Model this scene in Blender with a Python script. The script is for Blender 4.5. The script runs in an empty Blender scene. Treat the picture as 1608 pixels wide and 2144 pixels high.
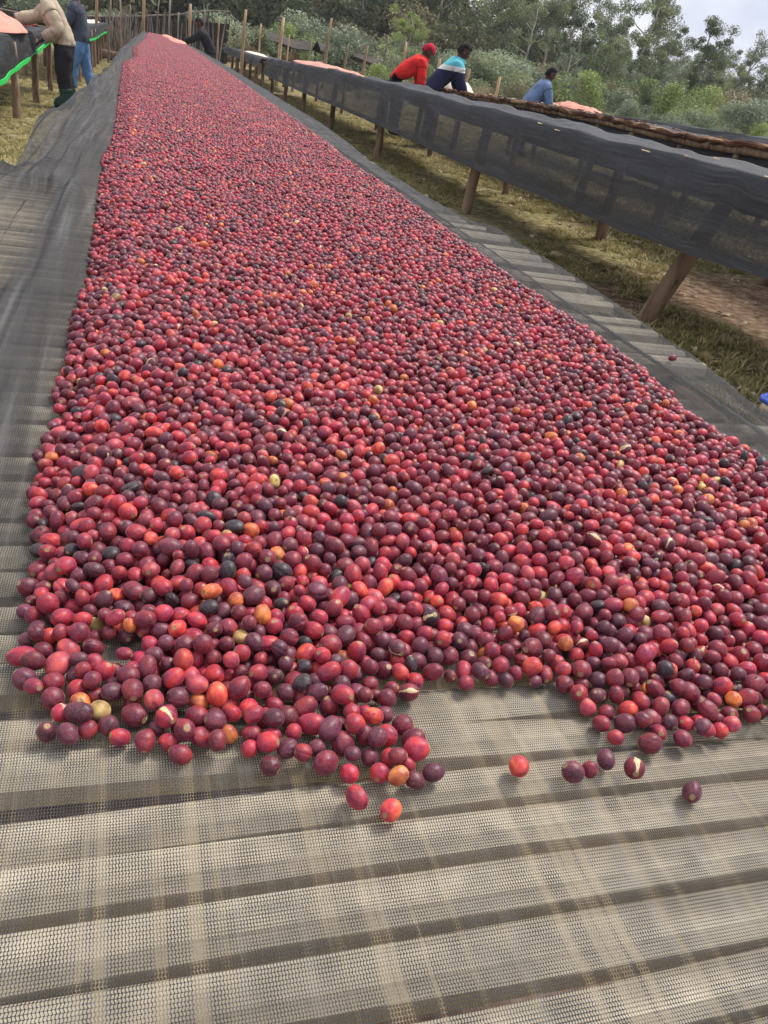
import bpy, bmesh, math, random
import numpy as np
from mathutils import Vector, Matrix, noise as mn
random.seed(7); rng = np.random.default_rng(7)
S = bpy.context.scene
COL = S.collection
R = math.radians
# ------------------------------------------------------------------ camera
cam = bpy.data.cameras.new('camera'); camo = bpy.data.objects.new('camera', cam); COL.objects.link(camo); S.camera = camo
cam.sensor_fit = 'VERTICAL'; cam.sensor_height = 24.0; cam.lens = 24.0 * 1610 / 2144
cam.clip_start = .02; cam.clip_end = 8000
camo.matrix_world = Matrix(((0.95186727, -0.01286822, -0.30624028, 0), (-0.25471209, 0.5225641, -0.81366364, 0), (0.17050058, 0.85250289, 0.49413397, 1.4), (0, 0, 0, 1)))
# ------------------------------------------------------------------ light
SUN_EL, SUN_AZ = 58, 62                      # azimuth clockwise from +Y
W = bpy.data.worlds.new('World'); S.world = W; W.use_nodes = True
nt = W.node_tree; nt.nodes.clear()
def N(t, typ, **k):
    n = t.nodes.new(typ)
    for a, b in k.items(): setattr(n, a, b)
    return n
sky = N(nt, 'ShaderNodeTexSky', sky_type='NISHITA', sun_disc=False, sun_elevation=R(SUN_EL), sun_rotation=R(SUN_AZ), air_density=1.0, dust_density=2.0)
tc = N(nt, 'ShaderNodeTexCoord'); mp = N(nt, 'ShaderNodeMapping'); mp.inputs['Scale'].default_value = (1.0, 1.0, 2.6)
n1 = N(nt, 'ShaderNodeTexNoise'); n1.inputs['Scale'].default_value = 3.2; n1.inputs['Detail'].default_value = 7; n1.inputs['Roughness'].default_value = .55
r1 = N(nt, 'ShaderNodeValToRGB'); r1.color_ramp.elements[0].position = .36; r1.color_ramp.elements[1].position = .62
r1.color_ramp.elements[0].color = (5.0, 5.6, 7.3, 1); r1.color_ramp.elements[1].color = (9.8, 9.8, 10.1, 1)
n2 = N(nt, 'ShaderNodeTexNoise'); n2.inputs['Scale'].default_value = 1.7; n2.inputs['Detail'].default_value = 4
r2 = N(nt, 'ShaderNodeValToRGB'); r2.color_ramp.elements[0].position = .22; r2.color_ramp.elements[1].position = .42
mx = N(nt, 'ShaderNodeMixRGB'); bg = N(nt, 'ShaderNodeBackground'); bg.inputs[1].default_value = .055; wo = N(nt, 'ShaderNodeOutputWorld')
L = nt.links.new
L(tc.outputs['Generated'], mp.inputs[0]); L(mp.outputs[0], n1.inputs['Vector']); L(mp.outputs[0], n2.inputs['Vector'])
L(n1.outputs[0], r1.inputs[0]); L(n2.outputs[0], r2.inputs[0]); L(r2.outputs[0], mx.inputs[0]); L(sky.outputs[0], mx.inputs[1]); L(r1.outputs[0], mx.inputs[2])
L(mx.outputs[0], bg.inputs[0]); L(bg.outputs[0], wo.inputs[0])
sl = bpy.data.lights.new('sun', 'SUN'); sl.energy = 2.0; sl.angle = R(18); sl.color = (1, .95, .87)
so = bpy.data.objects.new('sun', sl); COL.objects.link(so)
sd = Vector((math.sin(R(SUN_AZ)) * math.cos(R(SUN_EL)), math.cos(R(SUN_AZ)) * math.cos(R(SUN_EL)), math.sin(R(SUN_EL))))
so.rotation_euler = sd.to_track_quat('Z', 'Y').to_euler(); so.location = (0, 0, 60)
vs = S.view_settings; vs.view_transform = 'Standard'; vs.look = 'None'; vs.exposure = 1.2; vs.gamma = 1; vs.use_curve_mapping = False
# ------------------------------------------------------------------ helpers
def tag(o, label=None, cat=None, group=None, kind=None):
    if label: o['label'] = label
    if cat: o['category'] = cat
    if group: o['group'] = group
    if kind: o['kind'] = kind
    return o
def empty(name, loc=(0, 0, 0), rz=0):
    o = bpy.data.objects.new(name, None); COL.objects.link(o); o.location = loc; o.rotation_euler = (0, 0, rz); o.empty_display_size = .1
    return o
def link(name, me, mat=None, parent=None, loc=None, smooth=False):
    if mat is not None and len(me.materials) == 0: me.materials.append(mat)
    if smooth: me.polygons.foreach_set('use_smooth', [True] * len(me.polygons))
    o = bpy.data.objects.new(name, me); COL.objects.link(o)
    if parent: o.parent = parent
    if loc is not None: o.location = loc
    return o
class MB:
    def __init__(s): s.v = []; s.f = []; s.uv = None
    def add(s, vs, fs):
        b = len(s.v); s.v += [tuple(p) for p in vs]; s.f += [tuple(i + b for i in f) for f in fs]
    def box(s, c, sz, rz=0, jit=0):
        x, y, z = [a / 2 for a in sz]; ca, sa = math.cos(rz), math.sin(rz); P = []
        for dx, dy, dz in ((-1, -1, -1), (1, -1, -1), (1, 1, -1), (-1, 1, -1), (-1, -1, 1), (1, -1, 1), (1, 1, 1), (-1, 1, 1)):
            px, py, pz = dx * x + random.uniform(-jit, jit), dy * y + random.uniform(-jit, jit), dz * z + random.uniform(-jit, jit)
            P.append((c[0] + px * ca - py * sa, c[1] + px * sa + py * ca, c[2] + pz))
        s.add(P, [(0, 3, 2, 1), (4, 5, 6, 7), (0, 1, 5, 4), (1, 2, 6, 5), (2, 3, 7, 6), (3, 0, 4, 7)])
    def tube(s, pts, rad, n=8, jit=0.0, cap=True):
        pts = [Vector(p) for p in pts]; rings = []
        for i, p in enumerate(pts):
            d = (pts[min(i + 1, len(pts) - 1)] - pts[max(i - 1, 0)]).normalized()
            a = d.orthogonal().normalized() if i == 0 else (a - d * a.dot(d)).normalized()
            b = d.cross(a); r = rad[i] if hasattr(rad, '__len__') else rad
            rings.append([p + (a * math.cos(2 * math.pi * k / n) + b * math.sin(2 * math.pi * k / n)) * r * (1 + random.uniform(-jit, jit)) for k in range(n)])
        vs = [q for rr in rings for q in rr]; fs = []
        for i in range(len(pts) - 1):
            for k in range(n): fs.append((i * n + k, i * n + (k + 1) % n, (i + 1) * n + (k + 1) % n, (i + 1) * n + k))
        if cap: fs.append(tuple(range(n - 1, -1, -1))); fs.append(tuple((len(pts) - 1) * n + k for k in range(n)))
        s.add(vs, fs)
    def mesh(s, name):
        me = bpy.data.meshes.new(name); me.from_pydata(s.v, [], s.f); me.update(); return me
    def build(s, name, mat, parent=None, smooth=False, loc=None):
        return link(name, s.mesh(name), mat, parent, loc, smooth)
def np_mesh(name, v, f):
    me = bpy.data.meshes.new(name); v = np.asarray(v, np.float32); f = np.asarray(f, np.int32)
    me.vertices.add(len(v)); me.vertices.foreach_set('co', v.ravel())
    k = f.shape[1]; me.loops.add(f.size); me.loops.foreach_set('vertex_index', f.ravel())
    me.polygons.add(len(f)); me.polygons.foreach_set('loop_start', np.arange(0, f.size, k, dtype=np.int32)); me.polygons.foreach_set('loop_total', np.full(len(f), k, np.int32))
    me.update(calc_edges=True); me.validate(); return me
def fbm(x, y, z=0.0, o=3):
    v = 0; a = 1; t = 0
    for i in range(o): v += a * mn.noise(Vector((x, y, z + 7.3 * i))); t += a; x *= 2; y *= 2; a *= .5
    return v / t
# ------------------------------------------------------------------ materials
def mat(name, col=(.5, .5, .5), rough=.7, spec=.3):
    m = bpy.data.materials.new(name); m.use_nodes = True; b = m.node_tree.nodes['Principled BSDF']
    b.inputs['Base Color'].default_value = (*col, 1); b.inputs['Roughness'].default_value = rough; b.inputs['Specular IOR Level'].default_value = spec
    return m, m.node_tree, b
def ramp(t, fac, stops):
    r = N(t, 'ShaderNodeValToRGB'); e = r.color_ramp.elements
    while len(e) < len(stops): e.new(.5)
    for i, (p, c) in enumerate(stops): e[i].position = p; e[i].color = (*c, 1)
    t.links.new(fac, r.inputs[0]); return r.outputs[0]
def noise_mat(name, stops, scale=8, stretch=(1, 1, 1), rough=.75, bump=.3, bd=.01, detail=5, rnd=0.0, spec=.25):
    m, t, b = mat(name, rough=rough, spec=spec)
    tc = N(t, 'ShaderNodeTexCoord'); mp = N(t, 'ShaderNodeMapping'); mp.inputs['Scale'].default_value = stretch
    t.links.new(tc.outputs['Object'], mp.inputs[0])
    no = N(t, 'ShaderNodeTexNoise'); no.inputs['Scale'].default_value = scale; no.inputs['Detail'].default_value = detail; t.links.new(mp.outputs[0], no.inputs['Vector'])
    c = ramp(t, no.outputs[0], stops)
    if rnd:
        oi = N(t, 'ShaderNodeObjectInfo'); hs = N(t, 'ShaderNodeHueSaturation'); ma = N(t, 'ShaderNodeMath', operation='MULTIPLY_ADD')
        ma.inputs[1].default_value = rnd * 2; ma.inputs[2].default_value = 1 - rnd; t.links.new(oi.outputs['Random'], ma.inputs[0]); t.links.new(ma.outputs[0], hs.inputs['Value']); t.links.new(c, hs.inputs['Color']); c = hs.outputs[0]
    t.links.new(c, b.inputs['Base Color'])
    bu = N(t, 'ShaderNodeBump'); bu.inputs['Strength'].default_value = bump; bu.inputs['Distance'].default_value = bd
    t.links.new(no.outputs[0], bu.inputs['Height']); t.links.new(bu.outputs[0], b.inputs['Normal'])
    return m
M = {}
M['pole'] = noise_mat('pole_wood', [(.32, (.07, .045, .03)), (.48, (.20, .13, .085)), (.62, (.24, .17, .115)), (.78, (.42, .33, .24))], 16, (1, 1, .22), rnd=.25, bump=.9, bd=.015, detail=8)
M['stake'] = noise_mat('stake_wood', [(.3, (.25, .16, .09)), (.6, (.45, .31, .19)), (.8, (.55, .42, .28))], 6, (1, 1, .2), rnd=.35)
M['greystick'] = noise_mat('grey_stick', [(.3, (.12, .10, .08)), (.7, (.30, .27, .23))], 6, (1, 1, .2), rnd=.3)
M['bark'] = noise_mat('bark', [(.38, (.045, .018, .010)), (.55, (.14, .062, .03)), (.74, (.45, .32, .19))], 16, (1, .15, 1), bump=.8, bd=.02)
M['slat'] = noise_mat('bamboo_slat', [(.3, (.26, .215, .155)), (.55, (.50, .43, .32)), (.78, (.72, .65, .52))], 18, (.15, 1, 1), rnd=.2, rough=.55)
M['strip'] = noise_mat('bamboo_strip', [(.3, (.5, .38, .22)), (.7, (.74, .62, .42))], 20, (1, .12, 1), rnd=.2, rough=.5)
M['cloth_pink'] = noise_mat('salmon_cloth', [(.3, (.52, .22, .17)), (.7, (.68, .32, .25))], 5, rough=.85, bump=.2)
M['cloth_white'] = noise_mat('cream_cloth', [(.3, (.55, .47, .38)), (.7, (.75, .68, .6))], 5, rough=.85, bump=.2)
M['blue'] = noise_mat('blue_cloth', [(.3, (.05, .08, .36)), (.7, (.08, .12, .48))], 9, rough=.6)
M['white'] = noise_mat('white_plastic', [(.3, (.7, .7, .72)), (.7, (.8, .8, .82))], 9, rough=.4)
M['green'] = noise_mat('green_hem', [(.3, (.02, .55, .09)), (.7, (.05, .68, .14))], 12, rough=.5)
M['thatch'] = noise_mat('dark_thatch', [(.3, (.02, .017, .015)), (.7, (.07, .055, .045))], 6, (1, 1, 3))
M['litter'] = noise_mat('straw_litter', [(.3, (.28, .2, .12)), (.6, (.5, .4, .27)), (.8, (.62, .55, .42))], 3, rnd=.2)

def net_mat(name, col, thr, scale=0.0030, wrinkle_light=.5, solid=0.0, spec=.2, yarn=False):
    """knitted shade net: UV in metres; threads opaque, holes clear; vertex attribute dens (0..1) closes the holes where the net is doubled"""
    m, t, b = mat(name, col, .62, spec); l = t.links.new
    uv = N(t, 'ShaderNodeUVMap'); sp = N(t, 'ShaderNodeSeparateXYZ'); l(uv.outputs[0], sp.inputs[0])
    def ma(op, a, bb=None, c=None):
        n = N(t, 'ShaderNodeMath', operation=op)
        for i, x in enumerate((a, bb, c)):
            if x is None: continue
            if isinstance(x, (int, float)): n.inputs[i].default_value = x
            else: l(x, n.inputs[i])
        return n.outputs[0]
    k = math.pi / scale
    zig = ma('MULTIPLY', ma('SINE', ma('MULTIPLY', sp.outputs[1], k * 1.0)), .45)
    su = ma('ABSOLUTE', ma('SINE', ma('ADD', ma('MULTIPLY', sp.outputs[0], k), zig)))
    sv = ma('ABSOLUTE', ma('SINE', ma('MULTIPLY', sp.outputs[1], k * .8)))
    h = ma('MULTIPLY', su, ma('POWER', sv, .6))
    no = N(t, 'ShaderNodeTexNoise'); no.inputs['Scale'].default_value = 40; no.inputs['Detail'].default_value = 3; l(uv.outputs[0], no.inputs['Vector'])
    h = ma('ADD', h, ma('MULTIPLY', ma('SUBTRACT', no.outputs[0], .5), .5))
    at = N(t, 'ShaderNodeAttribute'); at.attribute_name = 'dens'
    th = ma('ADD', ma('MULTIPLY', at.outputs['Fac'], .75), thr)
    hole = N(t, 'ShaderNodeMapRange', interpolation_type='SMOOTHSTEP'); l(h, hole.inputs[0]); l(ma('SUBTRACT', th, .10), hole.inputs[1]); l(ma('ADD', th, .10), hole.inputs[2])
    hole.inputs[3].default_value = 1; hole.inputs[4].default_value = solid
    l(hole.outputs[0], b.inputs['Alpha'])
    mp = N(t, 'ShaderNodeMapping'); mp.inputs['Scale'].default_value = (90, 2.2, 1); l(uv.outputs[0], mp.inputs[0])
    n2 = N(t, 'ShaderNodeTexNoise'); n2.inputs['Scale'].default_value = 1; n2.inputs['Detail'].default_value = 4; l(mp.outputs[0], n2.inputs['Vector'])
    c = ramp(t, n2.outputs[0], [(.35, tuple(x * (1 - wrinkle_light * .5) for x in col)), (.55, col), (.72, tuple(min(1, x * (1 + wrinkle_light * 1.6)) for x in col))])  # light and shade of lengthwise wrinkles, put into the thread colour
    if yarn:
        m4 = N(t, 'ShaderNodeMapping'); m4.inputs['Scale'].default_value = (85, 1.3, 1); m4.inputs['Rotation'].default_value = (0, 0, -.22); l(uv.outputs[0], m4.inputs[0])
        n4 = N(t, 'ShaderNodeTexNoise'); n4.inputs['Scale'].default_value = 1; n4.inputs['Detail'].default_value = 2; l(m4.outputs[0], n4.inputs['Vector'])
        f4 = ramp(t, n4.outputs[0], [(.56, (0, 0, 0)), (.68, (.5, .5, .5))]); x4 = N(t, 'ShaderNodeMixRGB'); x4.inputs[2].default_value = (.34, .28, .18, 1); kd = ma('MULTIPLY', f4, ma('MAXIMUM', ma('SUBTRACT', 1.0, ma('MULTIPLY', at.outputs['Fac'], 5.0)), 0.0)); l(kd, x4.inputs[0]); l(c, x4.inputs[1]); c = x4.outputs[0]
    l(c, b.inputs['Base Color'])
    bu = N(t, 'ShaderNodeBump'); bu.inputs['Strength'].default_value = .5; bu.inputs['Distance'].default_value = .002; l(ma('ADD', h, ma('MULTIPLY', n2.outputs[0], 2.0)), bu.inputs['Height']); l(bu.outputs[0], b.inputs['Normal'])
    return m
M['net_main'] = net_mat('shade_net_grey', (.058, .058, .060), .37, scale=.0017, wrinkle_light=.6, yarn=True)
M['net_dark'] = net_mat('shade_net_black', (.050, .051, .056), .90, scale=.004, wrinkle_light=.45)
M['net_left'] = net_mat('shade_net_black_b', (.032, .032, .036), 1.5, scale=.004, wrinkle_light=.8)

def cherry_mat(name, inst):
    m, t, b = mat(name, rough=.34, spec=.45); l = t.links.new
    if inst:
        at = N(t, 'ShaderNodeAttribute', attribute_type='INSTANCER'); at.attribute_name = 'col'; base = at.outputs['Color']
        rn = N(t, 'ShaderNodeAttribute', attribute_type='INSTANCER'); rn.attribute_name = 'rnd'; rnd = rn.outputs['Fac']
    else:
        oi = N(t, 'ShaderNodeObjectInfo'); base = oi.outputs['Color']; rnd = oi.outputs['Random']
    lp = N(t, 'ShaderNodeAttribute'); lp.attribute_name = 'lp'
    cmb = N(t, 'ShaderNodeCombineXYZ'); mm = N(t, 'ShaderNodeMath', operation='MULTIPLY'); mm.inputs[1].default_value = 37; l(rnd, mm.inputs[0]); l(mm.outputs[0], cmb.inputs[0]); l(mm.outputs[0], cmb.inputs[2])
    ad = N(t, 'ShaderNodeVectorMath', operation='ADD'); l(lp.outputs['Vector'], ad.inputs[0]); l(cmb.outputs[0], ad.inputs[1])
    n1 = N(t, 'ShaderNodeTexNoise'); n1.inputs['Scale'].default_value = .9; n1.inputs['Detail'].default_value = 3; l(ad.outputs[0], n1.inputs['Vector'])
    n2 = N(t, 'ShaderNodeTexNoise'); n2.inputs['Scale'].default_value = 7; n2.inputs['Detail'].default_value = 3; l(ad.outputs[0], n2.inputs['Vector'])
    # ripening blush: one side a little redder or yellower
    hs = N(t, 'ShaderNodeHueSaturation'); 
    mr = N(t, 'ShaderNodeMapRange'); l(n1.outputs[0], mr.inputs[0]); mr.inputs[1].default_value = .3; mr.inputs[2].default_value = .7; mr.inputs[3].default_value = .486; mr.inputs[4].default_value = .522; l(mr.outputs[0], hs.inputs['Hue'])
    mr2 = N(t, 'ShaderNodeMapRange'); l(n1.outputs[0], mr2.inputs[0]); mr2.inputs[1].default_value = .3; mr2.inputs[2].default_value = .72; mr2.inputs[3].default_value = .5; mr2.inputs[4].default_value = 1.6; l(mr2.outputs[0], hs.inputs['Value'])
    l(base, hs.inputs['Color'])
    # pale bloom speckle
    mb = N(t, 'ShaderNodeMixRGB'); mb.inputs[2].default_value = (.42, .26, .27, 1)
    mr3 = N(t, 'ShaderNodeMapRange'); l(n2.outputs[0], mr3.inputs[0]); mr3.inputs[1].default_value = .45; mr3.inputs[2].default_value = .8; mr3.inputs[3].default_value = .0; mr3.inputs[4].default_value = .25; l(mr3.outputs[0], mb.inputs[0]); l(hs.outputs[0], mb.inputs[1])
    # blossom scar at one tip
    sx = N(t, 'ShaderNodeSeparateXYZ'); l(lp.outputs['Vector'], sx.inputs[0])
    mr4 = N(t, 'ShaderNodeMapRange'); l(sx.outputs[2], mr4.inputs[0]); mr4.inputs[1].default_value = .935; mr4.inputs[2].default_value = .965; 
    mt = N(t, 'ShaderNodeMixRGB'); mt.inputs[2].default_value = (.30, .19, .09, 1); l(mr4.outputs[0], mt.inputs[0]); l(mb.outputs[0], mt.inputs[1])
    # a few fruits split open, parchment showing
    lt = N(t, 'ShaderNodeMath', operation='LESS_THAN'); lt.inputs[1].default_value = .022; l(rnd, lt.inputs[0])
    ab = N(t, 'ShaderNodeMath', operation='ABSOLUTE'); l(sx.outputs[0], ab.inputs[0]); wd = N(t, 'ShaderNodeMath', operation='MULTIPLY_ADD'); l(n1.outputs[0], wd.inputs[0]); wd.inputs[1].default_value = .9; wd.inputs[2].default_value = -.30
    l2 = N(t, 'ShaderNodeMath', operation='LESS_THAN'); l(ab.outputs[0], l2.inputs[0]); l(wd.outputs[0], l2.inputs[1])
    g2 = N(t, 'ShaderNodeMath', operation='GREATER_THAN'); l(sx.outputs[1], g2.inputs[0]); g2.inputs[1].default_value = .25
    m1 = N(t, 'ShaderNodeMath', operation='MULTIPLY'); l(lt.outputs[0], m1.inputs[0]); l(l2.outputs[0], m1.inputs[1]); m2 = N(t, 'ShaderNodeMath', operation='MULTIPLY'); l(m1.outputs[0], m2.inputs[0]); l(g2.outputs[0], m2.inputs[1])
    ms = N(t, 'ShaderNodeMixRGB'); ms.inputs[2].default_value = (.58, .46, .25, 1); l(m2.outputs[0], ms.inputs[0]); l(mt.outputs[0], ms.inputs[1])
    l(ms.outputs[0], b.inputs['Base Color'])
    rr = N(t, 'ShaderNodeMapRange'); l(n2.outputs[0], rr.inputs[0]); rr.inputs[3].default_value = .32; rr.inputs[4].default_value = .6; l(rr.outputs[0], b.inputs['Roughness'])
    b.inputs['Sheen Weight'].default_value = .14; b.inputs['Sheen Roughness'].default_value = .4; b.inputs['Sheen Tint'].default_value = (1, .75, .8, 1)
    bu = N(t, 'ShaderNodeBump'); bu.inputs['Strength'].default_value = .25; bu.inputs['Distance'].default_value = .0006; l(n2.outputs[0], bu.inputs['Height']); l(bu.outputs[0], b.inputs['Normal'])
    return m
M['cherry'] = cherry_mat('cherry_skin', False); M['cherry_inst'] = cherry_mat('cherry_skin_mass', True)

def leaf_mat(name, c0, c1, c2):
    m, t, b = mat(name, rough=.55, spec=.3); l = t.links.new
    at = N(t, 'ShaderNodeAttribute'); at.attribute_name = 'lr'
    oi = N(t, 'ShaderNodeObjectInfo')
    c = ramp(t, at.outputs['Fac'], [(.0, c0), (.55, c1), (1.0, c2)])
    hs = N(t, 'ShaderNodeHueSaturation'); mr = N(t, 'ShaderNodeMapRange'); l(oi.outputs['Random'], mr.inputs[0]); mr.inputs[3].default_value = .7; mr.inputs[4].default_value = 1.35; l(mr.outputs[0], hs.inputs['Value'])
    mr2 = N(t, 'ShaderNodeMapRange'); l(oi.outputs['Random'], mr2.inputs[0]); mr2.inputs[3].default_value = .515; mr2.inputs[4].default_value = .485; l(mr2.outputs[0], hs.inputs['Hue'])
    l(c, hs.inputs['Color']); l(hs.outputs[0], b.inputs['Base Color'])
    tr = N(t, 'ShaderNodeBsdfTranslucent'); l(hs.outputs[0], tr.inputs[0]); mx = N(t, 'ShaderNodeMixShader'); mx.inputs[0].default_value = .3
    o = t.nodes['Material Output']; l(b.outputs[0], mx.inputs[1]); l(tr.outputs[0], mx.inputs[2]); l(mx.outputs[0], o.inputs[0])
    return m
M['leaf_euc'] = leaf_mat('eucalyptus_leaves', (.055, .08, .035), (.16, .195, .095), (.38, .41, .23))
M['leaf_blue'] = leaf_mat('blue_gum_leaves', (.08, .115, .07), (.19, .235, .155), (.38, .43, .30))
M['leaf_bright'] = leaf_mat('bright_leaves', (.07, .12, .03), (.20, .27, .08), (.42, .47, .18))
M['leaf_dry'] = leaf_mat('dry_brush_leaves', (.12, .10, .055), (.22, .2, .11), (.36, .31, .19))
M['trunk'] = noise_mat('pale_trunk', [(.3, (.2, .175, .15)), (.7, (.5, .46, .4))], 3, (1, 1, .3), rnd=.2)
# ------------------------------------------------------------------ ground
def gz(x, y):
    z = np.interp(x, [-40, 1.2, 2.9, 5.5, 8, 14, 60], [-.8, 0, .3, .45, .58, .75, 2.2])
    if y > 38: z += (y - 38) * .012 + max(0, y - 70) * .03
    return float(z)
def bare(x, y):      # trodden reddish soil between the posts
    d = math.hypot((x - 4.7) / 1.3, (y - 4.3) / 1.25) + .35 * fbm(x * 1.3, y * 1.3, 12)
    u = 1 if -.75 < x < 1.15 and -1 < y < 30 else 0
    return max(u, 0.0, min(1.0, (1.15 - d) * 2.5))
def ground():
    xs = np.concatenate([-np.geomspace(1100, 6, 22), np.linspace(-5, 9, 71), np.geomspace(10, 1500, 30)])
    ys = np.concatenate([-np.geomspace(60, 2, 8), np.linspace(-1, 30, 125), np.geomspace(31, 1100, 40)])
    V = [(x, y, min(gz(x, min(y, 120)), 5) + .035 * fbm(x * .9, y * .9) + .012 * fbm(x * 5, y * 5, 3)) for y in ys for x in xs]
    n = len(xs); F = [(j * n + i, j * n + i + 1, (j + 1) * n + i + 1, (j + 1) * n + i) for j in range(len(ys) - 1) for i in range(n - 1)]
    me = np_mesh('ground', V, F)
    a = me.attributes.new('soil', 'FLOAT', 'POINT'); a.data.foreach_set('value', np.array([bare(v[0], v[1]) for v in V], np.float32))
    m, t, b = mat('ground_soil', rough=.95, spec=.1); l = t.links.new
    tc = N(t, 'ShaderNodeTexCoord')
    a = N(t, 'ShaderNodeTexNoise'); a.inputs['Scale'].default_value = .75; a.inputs['Detail'].default_value = 8; a.inputs['Roughness'].default_value = .65; l(tc.outputs['Object'], a.inputs['Vector'])
    c = N(t, 'ShaderNodeTexNoise'); c.inputs['Scale'].default_value = 14; c.inputs['Detail'].default_value = 6; l(tc.outputs['Object'], c.inputs['Vector'])
    soil = ramp(t, c.outputs[0], [(.3, (.085, .05, .034)), (.55, (.19, .125, .083)), (.75, (.34, .26, .18))])
    turf = ramp(t, c.outputs[0], [(.3, (.10, .085, .036)), (.5, (.22, .19, .085)), (.72, (.38, .33, .18))])
    fa = ramp(t, a.outputs[0], [(.40, (0, 0, 0)), (.50, (1, 1, 1))])
    sa = N(t, 'ShaderNodeAttribute'); sa.attribute_name = 'soil'; su_ = N(t, 'ShaderNodeMath', operation='SUBTRACT', use_clamp=True); l(fa, su_.inputs[0]); l(sa.outputs['Fac'], su_.inputs[1])
    mx = N(t, 'ShaderNodeMixRGB'); l(su_.outputs[0], mx.inputs[0]); l(soil, mx.inputs[1]); l(turf, mx.inputs[2]); l(mx.outputs[0], b.inputs['Base Color'])
    bu = N(t, 'ShaderNodeBump'); bu.inputs['Distance'].default_value = .04; bu.inputs['Strength'].default_value = .8; l(c.outputs[0], bu.inputs['Height']); l(bu.outputs[0], b.inputs['Normal'])
    o = link('ground', me, m, smooth=True); tag(o, 'rough brown soil and patchy olive turf under the drying tables', kind='structure')
ground()
def hills():
    V = []; nx, ny = 90, 14
    for j in range(ny):
        for i in range(nx):
            a = -1.2 + 3.2 * i / (nx - 1); t = j / (ny - 1); Y = 420 + 330 * t; X = a * Y
            ridge = 30 + 17 * fbm(a * 3.1, 2.0, 1, 4) + 12 * max(0, a - .3)
            V.append((X, Y, -4 + ridge * 1.25 * math.sin(min(1, t * 1.25) * math.pi / 2) + 9 * fbm(a * 9, t * 4, 5, 3) * t))
    F = [(j * nx + i, j * nx + i + 1, (j + 1) * nx + i + 1, (j + 1) * nx + i) for j in range(ny - 1) for i in range(nx - 1)]
    o = link('hills', np_mesh('hills', V, F), noise_mat('hill_green', [(.3, (.05, .075, .035)), (.7, (.12, .14, .07))], .01, bump=0), smooth=True)
    tag(o, 'distant hills fading blue behind the tall trees', kind='structure')
hills()
# ------------------------------------------------------------------ geometry-node scatter
def scatter(name, pts, rot, scl, protos, material=None, col=None, label='', group=None):
    n = len(pts); me = bpy.data.meshes.new(name); me.vertices.add(n); me.vertices.foreach_set('co', np.asarray(pts, np.float32).ravel())
    def at(nm, typ, key, d): a = me.attributes.new(nm, typ, 'POINT'); a.data.foreach_set(key, np.asarray(d).ravel())
    at('rot', 'FLOAT_VECTOR', 'vector', np.asarray(rot, np.float32)); at('scl', 'FLOAT_VECTOR', 'vector', np.asarray(scl, np.float32))
    if col is not None: at('col', 'FLOAT_COLOR', 'color', np.asarray(col, np.float32))
    at('rnd', 'FLOAT', 'value', rng.random(n).astype(np.float32)); at('var', 'INT', 'value', rng.integers(0, len(protos), n).astype(np.int32))
    o = bpy.data.objects.new(name, me); COL.objects.link(o)
    ng = bpy.data.node_groups.new(name + '_nodes', 'GeometryNodeTree')
    ng.interface.new_socket('Geometry', in_out='INPUT', socket_type='NodeSocketGeometry'); ng.interface.new_socket('Geometry', in_out='OUTPUT', socket_type='NodeSocketGeometry')
    gi = ng.nodes.new('NodeGroupInput'); go = ng.nodes.new('NodeGroupOutput'); ip = ng.nodes.new('GeometryNodeInstanceOnPoints'); jn = ng.nodes.new('GeometryNodeJoinGeometry')
    for p in reversed(protos):
        oi = ng.nodes.new('GeometryNodeObjectInfo'); oi.inputs['Object'].default_value = p; oi.transform_space = 'ORIGINAL'
        oi.inputs['As Instance'].default_value = True
        ng.links.new(oi.outputs['Geometry'], jn.inputs[0])
    src = jn.outputs[0]
    def na(nm, dt):
        a = ng.nodes.new('GeometryNodeInputNamedAttribute'); a.data_type = dt; a.inputs[0].default_value = nm; return a.outputs[0]
    ip.inputs['Pick Instance'].default_value = True
    ng.links.new(gi.outputs[0], ip.inputs['Points']); ng.links.new(src, ip.inputs['Instance'])
    ng.links.new(na('var', 'INT'), ip.inputs['Instance Index'])
    er = ng.nodes.new('FunctionNodeEulerToRotation'); ng.links.new(na('rot', 'FLOAT_VECTOR'), er.inputs[0]); ng.links.new(er.outputs[0], ip.inputs['Rotation'])
    ng.links.new(na('scl', 'FLOAT_VECTOR'), ip.inputs['Scale'])
    out = ip.outputs[0]
    if material:
        sm = ng.nodes.new('GeometryNodeSetMaterial'); sm.inputs['Material'].default_value = material; ng.links.new(out, sm.inputs[0]); out = sm.outputs[0]
        me.materials.append(material)
    ng.links.new(out, go.inputs[0])
    md = o.modifiers.new('scatter', 'NODES'); md.node_group = ng
    tag(o, label, kind='stuff', group=group); return o
# ------------------------------------------------------------------ main drying bed
BZ = 1.0                                       # height of the net on the main bed
netR = [(1.12, -.6), (1.10, .6), (1.07, 1.041), (1.099, 1.157), (1.126, 1.317), (1.118, 1.359), (1.15, 1.82), (1.162, 2.042), (1.154, 2.298), (1.171, 2.474), (1.10, 2.55), (1.072, 3.038), (1.088, 3.833), (1.17, 5.4), (1.19, 7.6), (1.23, 12.2), (1.25, 17), (1.24, 22.5), (1.18, 28), (1.1, 32)]
netL = [(-.58, -.6), (-.58, 1.8), (-.52, 2.2), (-.36, 2.422), (-.338, 2.53), (-.348, 2.762), (-.403, 3.761), (-.364, 4.153), (-.344, 4.722), (-.318, 5.47), (-.336, 6.331), (-.258, 7.165), (-.296, 10.3), (-.24, 14.5), (-.2, 21), (-.05, 30), (-.05, 32)]
XR = lambda y: float(np.interp(y, [p[1] for p in netR], [p[0] for p in netR]))
XL = lambda y: float(np.interp(y, [p[1] for p in netL], [p[0] for p in netL]))
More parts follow.
